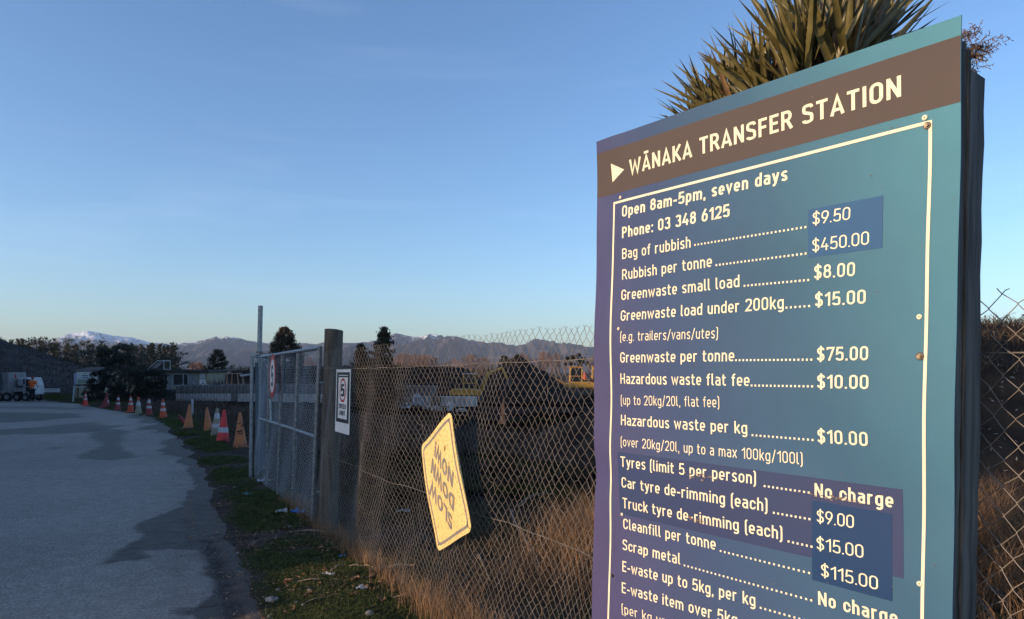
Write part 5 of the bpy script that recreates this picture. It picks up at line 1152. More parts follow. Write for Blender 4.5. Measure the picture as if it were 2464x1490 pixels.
cone(314.5, 952, 992, M['c_orange2'], 'orange cone with two white bands left of the beige one', [(.42, .54, RF), (.70, .84, RF)], 0)
cone(283, 952, 988, M['c_maroon'], 'dark pinkish maroon cone with white bands, third from the far end', [(.38, .52, RF), (.70, .86, RF)], .05, M['c_grime'])
cone(250, 945, 982, M['c_maroon'], 'plain dark red cone leaning right against the dark shrub', (), .22, M['c_maroon'])
cone(256, 944, 980, M['c_maroon'], 'dark red cone with faint band standing behind the leaning one', [(.30, .45, RF)], .04)
cone(205.5, 945, 976, M['c_red'], 'red cone with two white bands at the far end of the row', [(.42, .56, RF), (.72, .86, RF)])
cone(1209, 985, 1022, M['c_tan'], 'lower orange cone of the stacked pair behind the fence', (), .06, M['c_tan'], slim=1.15)
cone(1209.5, 960, 997, M['c_tan'], 'upper orange cone of the stacked pair behind the fence', (), .06, M['c_tan'], Y=hit(1209, 1022).y - .02, slim=.7)
# white marker behind cone
g = hit(463, 1003); e = empty('marker_stake', g); b = MB(); b.box((0, 0, .32), (.06, .04, .64)); b.build('stake', M['white_paint'], e); b = MB(); b.box((.02, 0, .01), (.25, .16, .02)); b.build('foot', M['white_paint'], e); tag(e, 'short white stake behind the plain orange brown cone', 'stake')

# ================================================================= NOTICE BOARD, BANNER, TRUCK, PERSON
def notice_board():
    Y = 46.5; k = Y / F; g = float(gz(0, Y)); p = at(215, 0, Y); e = empty('notice_board', (p.x, Y, g)); tag(e, 'white notice board with green printed text beside the dark shrub', 'sign')
    X = lambda z: (z / 4.503 - 215) * k
    Z = lambda z: at(0, 721.8 + z / 4.503, Y).z - g
    def rect(name, a, b, t, bt, y, m, d=.03, par=e): q = MB(); q.box(((X(a) + X(b)) / 2, y, (Z(t) + Z(bt)) / 2), (X(b) - X(a), d, Z(t) - Z(bt))); return q.build(name, m, par)
    pn = rect('panel', 833, 1130, 780, 912, 0, M['white']); rect('side_panel', 808, 834, 795, 918, -.05, mat('pale_blue_sheet', (.38, .44, .56), .6)); rect('beam', 806, 1130, 916, 930, .02, M['bark'], .08); rect('strip', 833, 930, 934, 955, .0, M['white_paint'])
    rs = random.Random(3)
    for t, a, b, m, n in ((793, 920, 950, M['green_print'], 1), (820, 893, 960, M['green_print'], 6), (843, 895, 955, M['blue_print'], 6)):
        q = MB()
        for i in range(n): xa = a + (b - a) * i / n; q.box(((X(xa) + X(xa + (b - a) / n * .7)) / 2, -.025, Z(t)), (X(xa + (b - a) / n * .7) - X(xa), .01, .07 if n > 1 else .04))
        q.build('print', m, pn)
    q = MB()
    for r_ in range(5): q.box(((X(850) + X(945)) / 2, -.025, Z(866 + r_ * 9)), (X(945) - X(850), .01, .022))
    q.box((X(851), -.026, Z(885)), (.03, .01, Z(862) - Z(908))); q.build('print', M['green_print'], pn)
    q = MB()
    for a in (838, 915, 1120): q.box((X(a), .06, Z(930) / 2 + .2), (.09, .09, Z(930) + .4))
    q.build('leg', M['bark'], e)
    g2 = hit(175.5, 968); e2 = empty('leaning_pipe', g2); t2 = at(179, 929, g2.y) - g2; q = MB(); q.tube([(0, 0, -.1), t2], .06, 12); smooth_angle(q.build('pipe', M['pale_pipe'], e2)); tag(e2, 'pale green pipe post leaning slightly in front of the notice board', 'post')
    g3 = hit(185, 955); e3 = empty('orange_tube', g3); q = MB(); q.tube([(0, 0, 0), (.05, 0, .45)], .06, 10); q.build('tube', M['c_orange2'], e3); tag(e3, 'short orange tube standing under the notice board', 'tube')
notice_board()
def low_banner():
    Y = 60; g = float(gz(0, Y)); a, b_ = at(105.5, 940, Y), at(144.5, 940, Y); e = empty('low_banner', (a.x, Y, g)); W_ = b_.x - a.x; zt = at(0, 935, Y).z - g; zb = at(0, 944, Y).z - g
    q = MB(); q.box((W_ / 2, 0, (zt + zb) / 2), (W_, .03, zt - zb)); pn = q.build('panel', M['white'], e); q = MB()
    for i in range(9): q.box((W_ * (.14 + .08 * i), -.02, (zt + zb) / 2 + .05), (W_ * .05, .01, .05)); q.box((W_ * (.2 + .07 * i), -.02, (zt + zb) / 2 - .05), (W_ * .045, .01, .04))
    q.build('print', M['grey_panel'], pn); q = MB()
    for x in (-.1, W_ * .5, W_ + .05): q.tube([(x, .05, -.3), (x, .05, zt + .02)], .03, 6)
    q.build('leg', M['bark'], e); tag(e, 'low wide white banner sign with faint lettering beyond the truck', 'sign')
low_banner()
def wheel_mesh(b, c, r, wd): b.tube([Vector(c) + Vector((0, -wd / 2, 0)), Vector(c) + Vector((0, -wd * .35, 0)), Vector(c) + Vector((0, wd * .35, 0)), Vector(c) + Vector((0, wd / 2, 0))], [r * .92, r, r, r * .92], 18)
def add_wheel(e, x, y, r, wd=.24):
    b = MB(); wheel_mesh(b, (x, y, r), r, wd); o_ = smooth_angle(b.build('wheel', M['rubber'], e), 35); b = MB(); b.tube([(x, y - wd / 2 - .005, r), (x, y - wd / 2 + .03, r)], [r * .5, r * .55], 14); b.build('rim', M['grey_panel'], o_)
def truck():
    Y = 51.0; g = -.56; k = Y / F; p = at(33, 0, Y); e = empty('flatbed_truck', (p.x, Y, g)); tag(e, 'white cab flatbed truck with its driver door open, nose to the right', 'truck')
    X = lambda z: (z / 4.503 - 33) * k
    Z = lambda z: at(0, 721.8 + z / 4.503, Y).z - g
    ex, ey, en = Vector((1, 0, 0)), Vector((0, 0, 1)), Vector((0, 1, 0))
    x0, x1 = X(158), X(300); zt, zb = Z(840), Z(1030)
    c = MB(); c.prism([(X(246), zb), (x1 + .1, zb), (x1 + .08, Z(930)), (x1 - .12, zt), (X(250), zt)], (ex, ey, en), (0, 0, 0), 1.7); bevel(c.build('cab', M['white_paint'], e), .05, 2)
    w_ = MB(); w_.prism([(X(252), Z(915)), (X(268), Z(915)), (X(266), Z(862)), (X(252), Z(862))], (ex, ey, en), (0, -.012, 0), .012); w_.build('window', M['glass'], e)
    d_ = MB(); d_.prism([(X(275), Z(1020)), (x1 + .02, Z(1020)), (x1 - .02, Z(930)), (x1 - .12, Z(850)), (X(275), Z(850))], (ex, ey, en), (0, -.010, 0), .010); d_.build('doorway', M['black'], e)
    dr = MB(); dx0, dx1 = X(352), X(420); dr.prism([(dx0, Z(1000)), (dx1 - .15, Z(1000)), (dx1, Z(975)), (dx1 - .05, Z(862)), (dx1 - .2, Z(850)), (dx0, Z(850))], (ex, ey, en), (0, -.75, 0), .07); door = dr.build('door', M['white_paint'], e); bevel(door, .02, 2)
    dg = MB(); dg.prism([(dx0 + .06, Z(932)), (dx1 - .07, Z(932)), (dx1 - .13, Z(866)), (dx0 + .06, Z(862))], (ex, ey, en), (0, -.765, 0), .012); dg.build('pane', M['glass'], door)
    dg = MB(); dg.prism([(dx0 + .05, Z(992)), (dx1 - .2, Z(992)), (dx1 - .10, Z(940)), (dx0 + .05, Z(940))], (ex, ey, en), (0, -.762, 0), .01); dg.build('trim', M['black'], door)
    dg = MB(); dg.tube([(x1, 0, Z(900)), (dx0, -.72, Z(900))], .03, 5); dg.tube([(x1, 0, Z(985)), (dx0, -.72, Z(985))], .03, 5); dg.build('door_stay', M['machine_dark'], door)
    tk = MB(); tk.box(((X(160) + X(238)) / 2, .8, (Z(845) + Z(940)) / 2), (X(238) - X(160), 1.2, Z(845) - Z(940))); bevel(tk.build('tank', M['white_paint'], e), .12, 3)
    bd = MB(); bd.box(((X(135) + X(246)) / 2, .85, Z(985)), (X(246) - X(135), 1.7, .10)); bd.box(((X(135) + X(246)) / 2, .0, Z(965)), (X(246) - X(135), .05, .05))
    for z in (140, 170, 205, 240): bd.box((X(z), .0, Z(972)), (.05, .06, .28))
    bd.build('deck', M['white_paint'], e)
    ch = MB(); ch.box(((X(135) + x1) / 2, .85, Z(1035)), (x1 - X(135), .9, .22)); ch.build('chassis', M['machine_dark'], e)
    for z in (180, 270): add_wheel(e, X(z), .12, .29); add_wheel(e, X(z), 1.55, .29)
    # cage trailer
    t = empty('cage_trailer', (p.x, Y - .4, g)); tag(t, 'mesh sided cage trailer behind the white truck at the left edge', 'trailer')
    xa, xb = X(-260), X(138); dk = MB(); dk.box(((xa + xb) / 2, .85, Z(1010)), (xb - xa, 1.8, .32)); dk.build('deck', M['grey_panel'], t)
    fr = MB()
    for y in (0, 1.7):
        for x in np.linspace(xa, xb - .05, 9): fr.box((x, y, (Z(790) + Z(1000)) / 2), (.05, .05, Z(790) - Z(1000)))
        for z in (800, 860, 930): fr.box(((xa + xb) / 2, y, Z(z)), (xb - xa, .045, .04))
    fr.build('cage_frame', M['galv'], t)
    en_ = MB(); en_.box((xb, .85, (Z(785) + Z(1005)) / 2), (.06, 1.8, Z(785) - Z(1005))); en_.box((X(112), -.06, (Z(785) + Z(1005)) / 2), (X(140) - X(85), .04, Z(785) - Z(1005))); en_.build('end_panel', M['grey_panel'], t)
    sd_ = MB(); sd_.box((X(40), .1, Z(925)), (X(78) - X(0), .03, Z(860) - Z(985))); sd_.build('side_panel', mat('green_grey_tarp', (.10, .16, .16), .7, (.16, .22, .22), 2, 5), t)
    ld = MB(); ld.box(((xa + xb) / 2 - .4, .8, Z(950)), (xb - xa - .9, 1.3, .5)); bevel(ld.build('load', M['machine_dark'], t), .12, 2)
    for z in (40, 125): add_wheel(t, X(z), .0, .33)
    mk = MB(); mk.tube([(X(170), .4, Z(850)), (X(170), .4, Z(805))], .05, 8); mk.build('warning_lamp', M['red'], t)
truck()
def person():
    Y = 50.2; k = Y / F; g0 = hit(77, 966.5); e = empty('person', (at(77, 0, Y).x, Y, -.55)); H_ = 1.76
    tag(e, 'person in an orange hi-vis top, dark trousers and red cap at the truck door', 'person')
    def skin(name, joints, edges, m, sub=1):
        me = bpy.data.meshes.new(name); me.from_pydata([j[0] for j in joints], edges, []); me.materials.append(m); o_ = bpy.data.objects.new(name, me); C.objects.link(o_); o_.parent = e
        md = o_.modifiers.new('skin', 'SKIN')
        for i, j in enumerate(joints): me.skin_vertices[0].data[i].radius = (j[1], j[1] * (j[2] if len(j) > 2 else 1)); me.skin_vertices[0].data[i].use_root = (i == 0)
        s_ = o_.modifiers.new('sub', 'SUBSURF'); s_.levels = sub; s_.render_levels = sub; return o_
    # back to the camera, leaning slightly right, arms forward to the door
    J = [((0, 0, .93), .13), ((0, .01, 1.10), .12), ((.01, .02, 1.30), .15), ((.02, .03, 1.44), .11), ((.03, .03, 1.53), .055), ((.035, .02, 1.63), .085), ((.035, .02, 1.70), .075),
         ((-.19, .02, 1.42), .06), ((-.25, .05, 1.18), .045), ((-.23, .18, .98), .035), ((-.21, .22, .90), .035), ((.22, .02, 1.42), .06), ((.29, .06, 1.18), .045), ((.26, .25, 1.06), .035), ((.25, .32, 1.04), .035),
         ((-.10, 0, .84), .09), ((-.12, .02, .48), .065), ((-.13, 0, .10), .045), ((-.13, -.02, .05), .05), ((-.14, .16, .035), .035), ((.10, 0, .84), .09), ((.13, -.02, .48), .065), ((.16, .02, .10), .045), ((.16, 0, .05), .05), ((.19, .17, .035), .035)]
    E_ = [(0, 1), (1, 2), (2, 3), (3, 4), (4, 5), (5, 6), (3, 7), (7, 8), (8, 9), (9, 10), (3, 11), (11, 12), (12, 13), (13, 14), (0, 15), (15, 16), (16, 17), (17, 18), (18, 19), (0, 20), (20, 21), (21, 22), (22, 23), (23, 24)]
    skin('body', J, E_, M['skin'])
    skin('hivis_top', [((0, 0, .93), .165), ((0, .01, 1.12), .15), ((.01, .02, 1.30), .18), ((.02, .03, 1.45), .13), ((-.19, .02, 1.43), .085), ((-.25, .05, 1.24), .075), ((.22, .02, 1.43), .085), ((.29, .06, 1.24), .075)], [(0, 1), (1, 2), (2, 3), (3, 4), (4, 5), (3, 6), (6, 7)], M['hivis'])
    skin('trousers', [((0, 0, .90), .15), ((-.10, 0, .82), .115), ((-.12, .02, .48), .09), ((-.13, 0, .12), .075), ((.10, 0, .82), .115), ((.13, -.02, .48), .09), ((.16, .02, .12), .075)], [(0, 1), (1, 2), (2, 3), (0, 4), (4, 5), (5, 6)], M['dark_cloth'])
    b = MB()
    b.tube([(.035, .02, 1.655), (.035, .02, 1.70), (.035, .02, 1.745), (.035, .02, 1.77)], [.105, .108, .085, .03], 14); b.box((.035, .13, 1.665), (.13, .12, .015)); b.build('cap', M['cap_red'], e)
    b = MB(); b.box((-.13, .05, .05), (.11, .30, .10)); b.box((.17, .06, .05), (.11, .30, .10)); bevel(b.build('boots', M['black'], e), .03, 2)
person()

# ================================================================= DIGGERS
def digger(x, Y, zg, s, facing, label, boom):
    e = empty('digger', (at(x, 0, Y).x, Y, zg)); e.scale = (s * facing, s, s); tag(e, label, 'digger', None)
    t = MB()
    for y in (-.8, .8):
        t = MB(); t.prism([(-1.1, .12), (-.9, 0), (.9, 0), (1.1, .12), (1.1, .38), (.9, .5), (-.9, .5), (-1.1, .38)], (Vector((1, 0, 0)), Vector((0, 0, 1)), Vector((0, 1, 0))), (0, y - .2, 0), .4); bevel(t.build('track', M['machine_dark'], e), .04, 2)
    b = MB(); b.prism([(-1.45, .62), (.95, .62), (.95, 1.0), (.3, 1.12), (-1.1, 1.12), (-1.45, 1.0)], (Vector((1, 0, 0)), Vector((0, 0, 1)), Vector((0, 1, 0))), (0, -.8, 0), 1.6); bevel(b.build('body', M['yellow_paint'], e), .06, 2)
    c = MB(); z0, z1 = 1.12, 2.25
    for px_, py in ((-.35, -.7), (.6, -.7), (-.35, .1), (.6, .1)): c.tube([(px_, py, z0), (px_ + (.0 if px_ < 0 else -.08), py, z1)], .045, 6)
    for zz in (z1, z0 + .45): c.tube([(-.35, -.7, zz), (.53, -.7, zz), (.53, .1, zz), (-.35, .1, zz), (-.35, -.7, zz)], .035, 5)
    cb = c.build('cab', M['yellow_paint'], e); g_ = MB(); g_.box((.1, -.3, 1.68), (.86, .74, 1.06)); g_.build('pane', M['glass'], cb); r_ = MB(); r_.box((.1, -.3, z1 + .05), (1.1, .95, .08)); bevel(r_.build('roof', M['white_paint'] if facing > 0 else M['yellow_paint'], cb), .03, 2)
    q = MB(); q.tube([(.9, .35, .9)] + [Vector(p) for p in boom[:2]], [.16, .15, .12], 6); q.build('boom', M['yellow_paint'], e); q = MB(); q.tube([Vector(p) for p in boom[1:]], [.12, .09], 6); q.build('arm', M['yellow_paint'], e)
    q = MB(); p = Vector(boom[-1]); q.prism([(0, 0), (.35, -.05), (.42, -.45), (.1, -.6), (-.22, -.4)], (Vector((1, 0, 0)), Vector((0, 0, 1)), Vector((0, 1, 0))), p + Vector((0, -.3, 0)), .6); q.build('bucket', M['machine_dark'], e)
    q = MB(); q.tube([(.8, .3, 1.1), Vector(boom[0]) + Vector((-.1, 0, -.25))], [.05, .04], 6); q.build('ram', M['machine_dark'], e)
    q = MB(); q.box((-1.3, 0, .40), (.08, 1.8, .4)); q.build('blade', M['yellow_paint'], e)
    return e
digger(1128, 41, -.25, .74, 1, 'yellow digger with a pale roofed cab, left of the tall black heap', [(1.5, .35, 2.3), (2.6, .35, 2.75), (3.0, .35, 1.9)])
d2 = digger(1388, 57, -.35, 1.0, -1, 'yellow digger right of the black heap with its arm lowered to the left', [(1.5, .35, 1.15), (3.0, .35, 1.95), (3.15, .35, 1.3)])
q = MB(); q.tube([(-.55, -.95, 1.35), (-.55, -.95, 1.60)], .13, 12); q.tube([(-.55, -.95, 1.62), (-.55, -.95, 1.86)], .13, 12); q.build('red_drum', M['red'], d2)
digger(1440, 66, -.35, 1.05, -1, 'second yellow digger partly hidden by the edge of the price board', [(1.5, .35, 1.6), (2.2, .35, 1.3), (2.4, .35, .6)])
heap('soil_heap', 9.5, 66, 7, 4, 1.6, .6, M['soil'], 'brown earth heap behind the yellow diggers at the back of the yard', 'heap', 9)
def frame_machine():
    Y = 58; k = Y / F; e = empty('roller_machine', (at(558, 0, Y).x, Y, -.55)); tag(e, 'machine with an orange lit square cab frame behind the block wall', 'machine')
    z1 = at(0, 899, Y).z + .55; z0 = at(0, 925, Y).z + .55; b = MB(); w_ = .42
    b.tube([(-w_, 0, z0), (-w_ + .05, 0, z1), (w_, 0, z1), (w_ + .12, 0, z0)], .045, 6); b.tube([(-w_, 1, z0), (-w_ + .05, 1, z1), (w_, 1, z1), (w_ + .12, 1, z0)], .045, 6)
    for x in (-w_ + .05, w_): b.tube([(x, 0, z1), (x, 1, z1)], .045, 6)
    b.build('cab_frame', mat('orange_machine_paint', (.42, .22, .12), .5), e); b = MB(); b.box((.3, .5, z0 * .55), (2.4, 1.3, z0 * .9)); bevel(b.build('body', M['machine_dark'], e), .1, 2)
    b = MB(); b.prism([(w_ + .1, z1 - .1), (w_ + .9, z1), (w_ + 1.0, z1 - .12), (w_ + .2, z1 - .25)], (Vector((1, 0, 0)), Vector((0, 0, 1)), Vector((0, 1, 0))), (0, .2, 0), .5); b.build('canopy', M['white_paint'], e)
    b = MB(); b.tube([(-.8, -.2, .45), (-.8, 1.2, .45)], .45, 16); b.build('drum', M['machine_dark'], e)
frame_machine()
# thin stakes in the far yard
for i, x in enumerate((516, 531, 586, 601)):
    Y = 60; p = at(x, 0, Y); e = empty('fence_stake', (p.x, Y, -.6)); b = MB(); b.tube([(0, 0, 0), (.03, 0, at(0, 906, Y).z + .6)], .035, 6); b.build('stake', M['grey_panel'], e); tag(e, 'thin grey stake standing in the yard behind the block wall', 'stake', 'stakes behind the block wall')

# ================================================================= RUBBISH BEHIND THE FENCE
def bag(x, y, wpx, hpx, m, seed, label):
    p = hit(x, y); wd = wpx / F * p.y; hh = hpx / F * p.y; rs = np.random.RandomState(seed); bm = bmesh.new(); bmesh.ops.create_icosphere(bm, subdivisions=3, radius=1)
    for v in bm.verts:
        n = mnoise.noise(Vector(v.co) * 1.9 + Vector((seed, 0, 0))) * .5 + mnoise.noise(Vector(v.co) * 5 + Vector((seed, 3, 0))) * .3
        v.co = v.co * (1 + n); v.co.x *= wd / 2; v.co.y *= wd / 2.2; v.co.z = max(0, v.co.z * hh * .62 + hh * .35)
    me = bpy.data.meshes.new('rubbish_bag'); bm.to_mesh(me); bm.free(); me.materials.append(m); o_ = bpy.data.objects.new('rubbish_bag', me); C.objects.link(o_); o_.location = p; tag(o_, label, 'rubbish', 'plastic rubbish dumped behind the fence')
for i, (x, y, w_, h_, m, l) in enumerate([(905, 972, 36, 26, 'white_plastic', 'heap of crumpled white plastic, leftmost of the dumped rubbish'), (930, 968, 26, 14, 'white_plastic', 'flat pale plastic sheet beside the leftmost white heap'), (952, 974, 20, 12, 'stone', 'grey lump of rubbish between the white heaps'), (972, 984, 34, 16, 'white_plastic', 'low white plastic lump left of the upright blue tinted bag'), (1006, 978, 28, 30, 'white_plastic', 'tallest crumpled bag with a bluish face in the middle of the rubbish'),
                                            (1028, 986, 24, 12, 'stone', 'small grey lump right of the tallest bag'), (1052, 990, 26, 14, 'stone', 'grey stone like lump near the right end of the rubbish'), (1083, 990, 16, 24, 'white_plastic', 'slim upright white bag at the right end of the rubbish'), (1110, 992, 26, 10, 'stone', 'flat grey debris right of the slim white bag'), (862, 966, 20, 12, 'white_plastic', 'small pale plastic scrap just right of the speed plate')]):
    bag(x, y, w_, h_, M[m], i + 3, l)

# ================================================================= YUCCA
def leaf_mesh(name, L, wd, fold, bend, m, seed):
    rs = random.Random(seed); b = MB(); n = 7
    for i in range(n + 1):
        t = i / n; w_ = wd * (0.75 + .5 * min(t * 4, 1) * .5) * (1 - t ** 2.2) * .5 + .0008; z = L * t; y = bend * L * t * t
        b.v += [(-w_, y + fold * w_ * 1.2, z), (0, y, z), (w_, y + fold * w_ * 1.2, z)]
        if i: k = (i - 1) * 3; b.f += [(k, k + 1, k + 4, k + 3), (k + 1, k + 2, k + 5, k + 4)]
    me = bpy.data.meshes.new(name); me.from_pydata(b.v, [], b.f); me.materials.append(m); me.polygons.foreach_set('use_smooth', [True] * len(me.polygons)); return me
LM = [leaf_mesh('leaf', 1, .066, .5, .04, M['yucca'], 1), leaf_mesh('leaf', 1, .058, .4, -.05, M['yucca'], 2), leaf_mesh('leaf', 1, .078, .6, .10, M['yucca'], 3), leaf_mesh('leaf', 1, .08, .5, .16, M['yucca_dead'], 4)]
def yucca(heads, label, group, seed, nl):
    rs = random.Random(seed); base = heads[0]; e = empty('yucca', (at(base[0], 0, base[2]).x, base[2] + .2, 0)); tag(e, label, 'plant', group); tr = MB()
    for (x, y, Y, L, lean, n) in heads:
        c = at(x, y, Y) - Vector(e.location); tr.tube([(c.x * .3, 0, -.1), (c.x * .7, c.y * .5, c.z * .5), (c.x, c.y, c.z)], [.08, .07, .06], 8)
        for i in range(n):
            a = rs.uniform(0, 6.283); el = R(rs.choice((rs.uniform(8, 50), rs.uniform(25, 62)))) ; d = Vector((math.sin(el) * math.cos(a), math.sin(el) * math.sin(a) * .8, math.cos(el))); d.x += lean; d.normalize()
            me = LM[3] if rs.random() < .07 else LM[rs.randrange(3)]; o_ = bpy.data.objects.new('leaf', me); C.objects.link(o_); o_.parent = e
            o_.location = c + Vector((rs.uniform(-.04, .04), rs.uniform(-.04, .04), rs.uniform(-.16, .05))); q_ = d.to_track_quat('Z', 'Y'); o_.rotation_mode = 'QUATERNION'; from mathutils import Quaternion; o_.rotation_quaternion = q_ @ Quaternion((0, 0, 1), rs.uniform(0, 6.28)); s = L * rs.uniform(.72, 1.08); o_.scale = (L * rs.uniform(.85, 1.15), L, s)
    smooth_angle(tr.build('stem', M['bark'], e))
yucca([(1945, 195, 3.7, .60, -.03, 95), (2040, 150, 3.6, .60, .05, 85), (2085, 125, 3.9, .52, .10, 55), (2000, 130, 4.1, .62, 0, 60)], 'tall yucca crown with stiff olive leaves above the right half of the price board', None, 5, 0)
yucca([(1855, 235, 3.9, .50, -.15, 85), (1785, 262, 4.1, .45, -.22, 76), (1722, 292, 4.2, .38, -.34, 70), (1678, 312, 4.3, .28, -.5, 50)], 'lower yucca crown spreading left above the middle of the price board', None, 6, 0)
def dry_stalk():
    rs = random.Random(12); o0 = at(2290, 150, 1.9); e = empty('dead_flower_stalk', (o0.x, o0.y, 0)); b = MB()
    b.tube([(0, 0, 0), (.01, 0, o0.z - .05), (0, 0, o0.z)], [.012, .009, .007], 6)
    def br(p, d, L, r, lv):
        pts = [p]; q_ = p.copy(); dd = d.copy()
        for i in range(5): dd = (dd + Vector((rs.gauss(0, .16), rs.gauss(0, .16), rs.gauss(0, .16)))).normalized(); q_ = q_ + dd * L / 5; pts.append(q_.copy())
        b.tube(pts, [r * (1 - .13 * i) for i in range(6)], 4, False)
        for pp in pts[1:]:
            if rs.random() < .8: b.tube([pp, pp + Vector((rs.gauss(0, .004), rs.gauss(0, .004), rs.gauss(0, .004)))], [r * 1.9, r * .8], 4)
        if lv:
            for i in range(5): br(pts[1 + i % 5], (dd + Vector((rs.gauss(0, .75), rs.gauss(0, .5), rs.gauss(0, .55)))).normalized(), L * rs.uniform(.4, .62), r * .7, lv - 1)
    for i in range(15):
        a = rs.uniform(-.5, 1.0); sx = 1 if rs.random() < .68 else -1; br(Vector((0, 0, o0.z + rs.uniform(-.05, .04))), Vector((sx * math.cos(a * .8), rs.gauss(0, .35), math.sin(a) * .75 + .04)).normalized(), rs.uniform(.05, .10), .00125, 2)
    b.build('twigs', M['twig'], e); tag(e, 'dry brown branching flower stalk poking out above the board post', 'plant')
dry_stalk()

# ================================================================= GRASS, WEEDS, LITTER
def ground_blades():
    rs = np.random.RandomState(91)
    # mossy short grass on the verge
    n = 130000; Y = 4.2 + 14 * rs.rand(n) ** 1.7; X = edgeX(Y) + rs.rand(n) * (FX(Y) + .25 - edgeX(Y)); sd_ = edgeX(Y)
    g_ = fbm(X * 0.9 + 3, Y * 0.9, 5); k = (sstep(0.0, 0.45, X - sd_ + 0.7 * (g_ - 0.45)) * sstep(0.40, 0.58, g_ + 0.04) > .25 + .6 * rs.rand(n)); X, Y = X[k], Y[k]
    P = np.stack([X, Y, gh(X, Y) - .004], 1); hh = (.010 + .028 * rs.rand(len(X)) ** 2) * (.6 + .8 * fbm(X * 2, Y * 2, 3)) * (1 + .05 * Y)
    tag(blades('grass', P, hh, .0035 + .0004 * Y, 1.1, M['moss'], curl=.7, rs=rs), kind='stuff')
    # verge from cones back to the shrub
    n = 26000; Y = 17 + 24 * rs.rand(n); X = edgeX(Y) + 3.4 * rs.rand(n) ** 1.3; k = fbm(X * .5, Y * .4, 4) > .42; X, Y = X[k], Y[k]; P = np.stack([X, Y, gh(X, Y) - .01], 1)
    tag(blades('grass', P, .03 + .06 * rs.rand(len(X)), .012, 1.0, M['moss'], rs=rs), kind='stuff')
    # pale dead grass at the foot of the fence
    n = 5200; Y = 2.2 + 6.3 * rs.rand(n); X = FX(Y) + .07 * rs.randn(n) + .02; P = np.stack([X, Y, gh(X, Y) - .01], 1); hh = (.10 + .42 * rs.rand(n) ** 1.6) * (.35 + 1.1 * fbm(Y * 1.4, X * 0 + 2, 3)) * np.where(Y > 6.2, .75, 1)
    tag(blades('dry_grass', P, hh * .62, .0042, .45, M['dry'], curl=.25, rs=rs), kind='stuff')
    # sparse weeds over the ground behind the fence
    n = 30000; Y = 3.4 + 16 * rs.rand(n) ** 1.3; X = FX(Y) + .15 + 7.5 * rs.rand(n) ** 1.1 * (Y / 12 + .3); k = (fbm(X * .7 + 9, Y * .7, 4) > .40) & (X < 0.62 * Y + 1); X, Y = X[k], Y[k]; P = np.stack([X, Y, gh(X, Y) - .01], 1)
    tag(blades('weeds', P, (.05 + .20 * rs.rand(len(X)) ** 2) * (.5 + fbm(X * .9, Y * .9, 3)), .005 + .0003 * Y, .8, M['dry_dark'], rs=rs), kind='stuff')
    n = 16000; Y = 4.0 + 9 * rs.rand(n); X = FX(Y) + .1 + 3.5 * rs.rand(n); k = (fbm(X * .8 + 2, Y * .8 + 5, 4) > .5); X, Y = X[k], Y[k]; P = np.stack([X, Y, gh(X, Y) - .01], 1)
    tag(blades('grass', P, .02 + .05 * rs.rand(len(X)), .006, 1.0, M['moss'], rs=rs), kind='stuff')
    # golden clump left of the board, behind the mesh
    def clump(name, cx, cy, rx, ry, n, h0, h1, wd, lean, m, seed):
        r2 = np.random.RandomState(seed); X = cx + rx * r2.randn(n); Y = cy + ry * r2.randn(n); k = (X > FX(Y) + .06); X, Y = X[k], Y[k]; d = np.exp(-(((X - cx) / rx) ** 2 + ((Y - cy) / ry) ** 2) * .35)
        P = np.stack([X, Y, gh(X, Y) - .01], 1); return tag(blades(name, P, (h0 + (h1 - h0) * r2.rand(len(X))) * (.4 + .6 * d), wd, lean, m, curl=.45, rs=r2), kind='stuff')
    clump('dry_weed_clump', .78, 5.8, .36, .5, 2200, .2, .9, .006, .55, M['dry'], 5); clump('dry_weed_clump', .1, 5.0, .35, .4, 450, .12, .4, .005, .7, M['dry_dark'], 6)
    clump('dry_weed_clump', 3.75, 5.55, .45, .55, 4200, .3, .95, .007, .55, M['dry'], 7); clump('dry_weed_clump', 3.4, 4.9, .35, .35, 1400, .15, .5, .006, .8, M['dry'], 8)
    clump('dry_weed_clump', 4.6, 6.6, .5, .6, 2600, .2, .9, .008, .6, M['dry_dark'], 9)
    # small clods and gravel
    n = 9000; Y = 4.1 + 12 * rs.rand(n) ** 1.6; X = edgeX(Y) - .5 + rs.rand(n) * (FX(Y) + .8 - edgeX(Y)); P = np.stack([X, Y, gh(X, Y) + .002], 1)
    tag(leafcloud('gravel', P, .008 + .022 * rs.rand(n) ** 4, M['stone'], None, rs), kind='stuff')
    n = 4200; Y = 4.1 + 4.5 * rs.rand(n) ** 1.3; X = FX(Y) - .02 - 1.3 * rs.rand(n) ** 1.6; k = fbm(X * 2.2 + 4, Y * 2.2, 4) > .44; X, Y = X[k], Y[k]; P = np.stack([X, Y, gh(X, Y) + .010], 1)
    tag(leafcloud('leaf_litter', P, .018 + .045 * rs.rand(len(X)) ** 2, M['leaf_dead'], None, rs, (1, 1, .4)), kind='stuff')
    n = 9000; Y = 4.1 + 8 * rs.rand(n) ** 1.5; X = edgeX(Y) - .1 + rs.rand(n) * (FX(Y) + .3 - edgeX(Y)); P = np.stack([X, Y, gh(X, Y) + .004], 1)
    tag(leafcloud('leaf_litter', P, .012 + .03 * rs.rand(n) ** 3, M['leaf_dead'], None, rs, (1, 1, .3)), kind='stuff')
ground_blades()
def put(name, b, m, x, y, label, cat, group=None, rz=0.0):
    g_ = hit(x, y); o_ = b.build(name, m); o_.location = (g_.x, g_.y, float(gh(g_.x, g_.y)) + .004); o_.rotation_euler = (0, 0, rz); tag(o_, label, cat, group); return o_
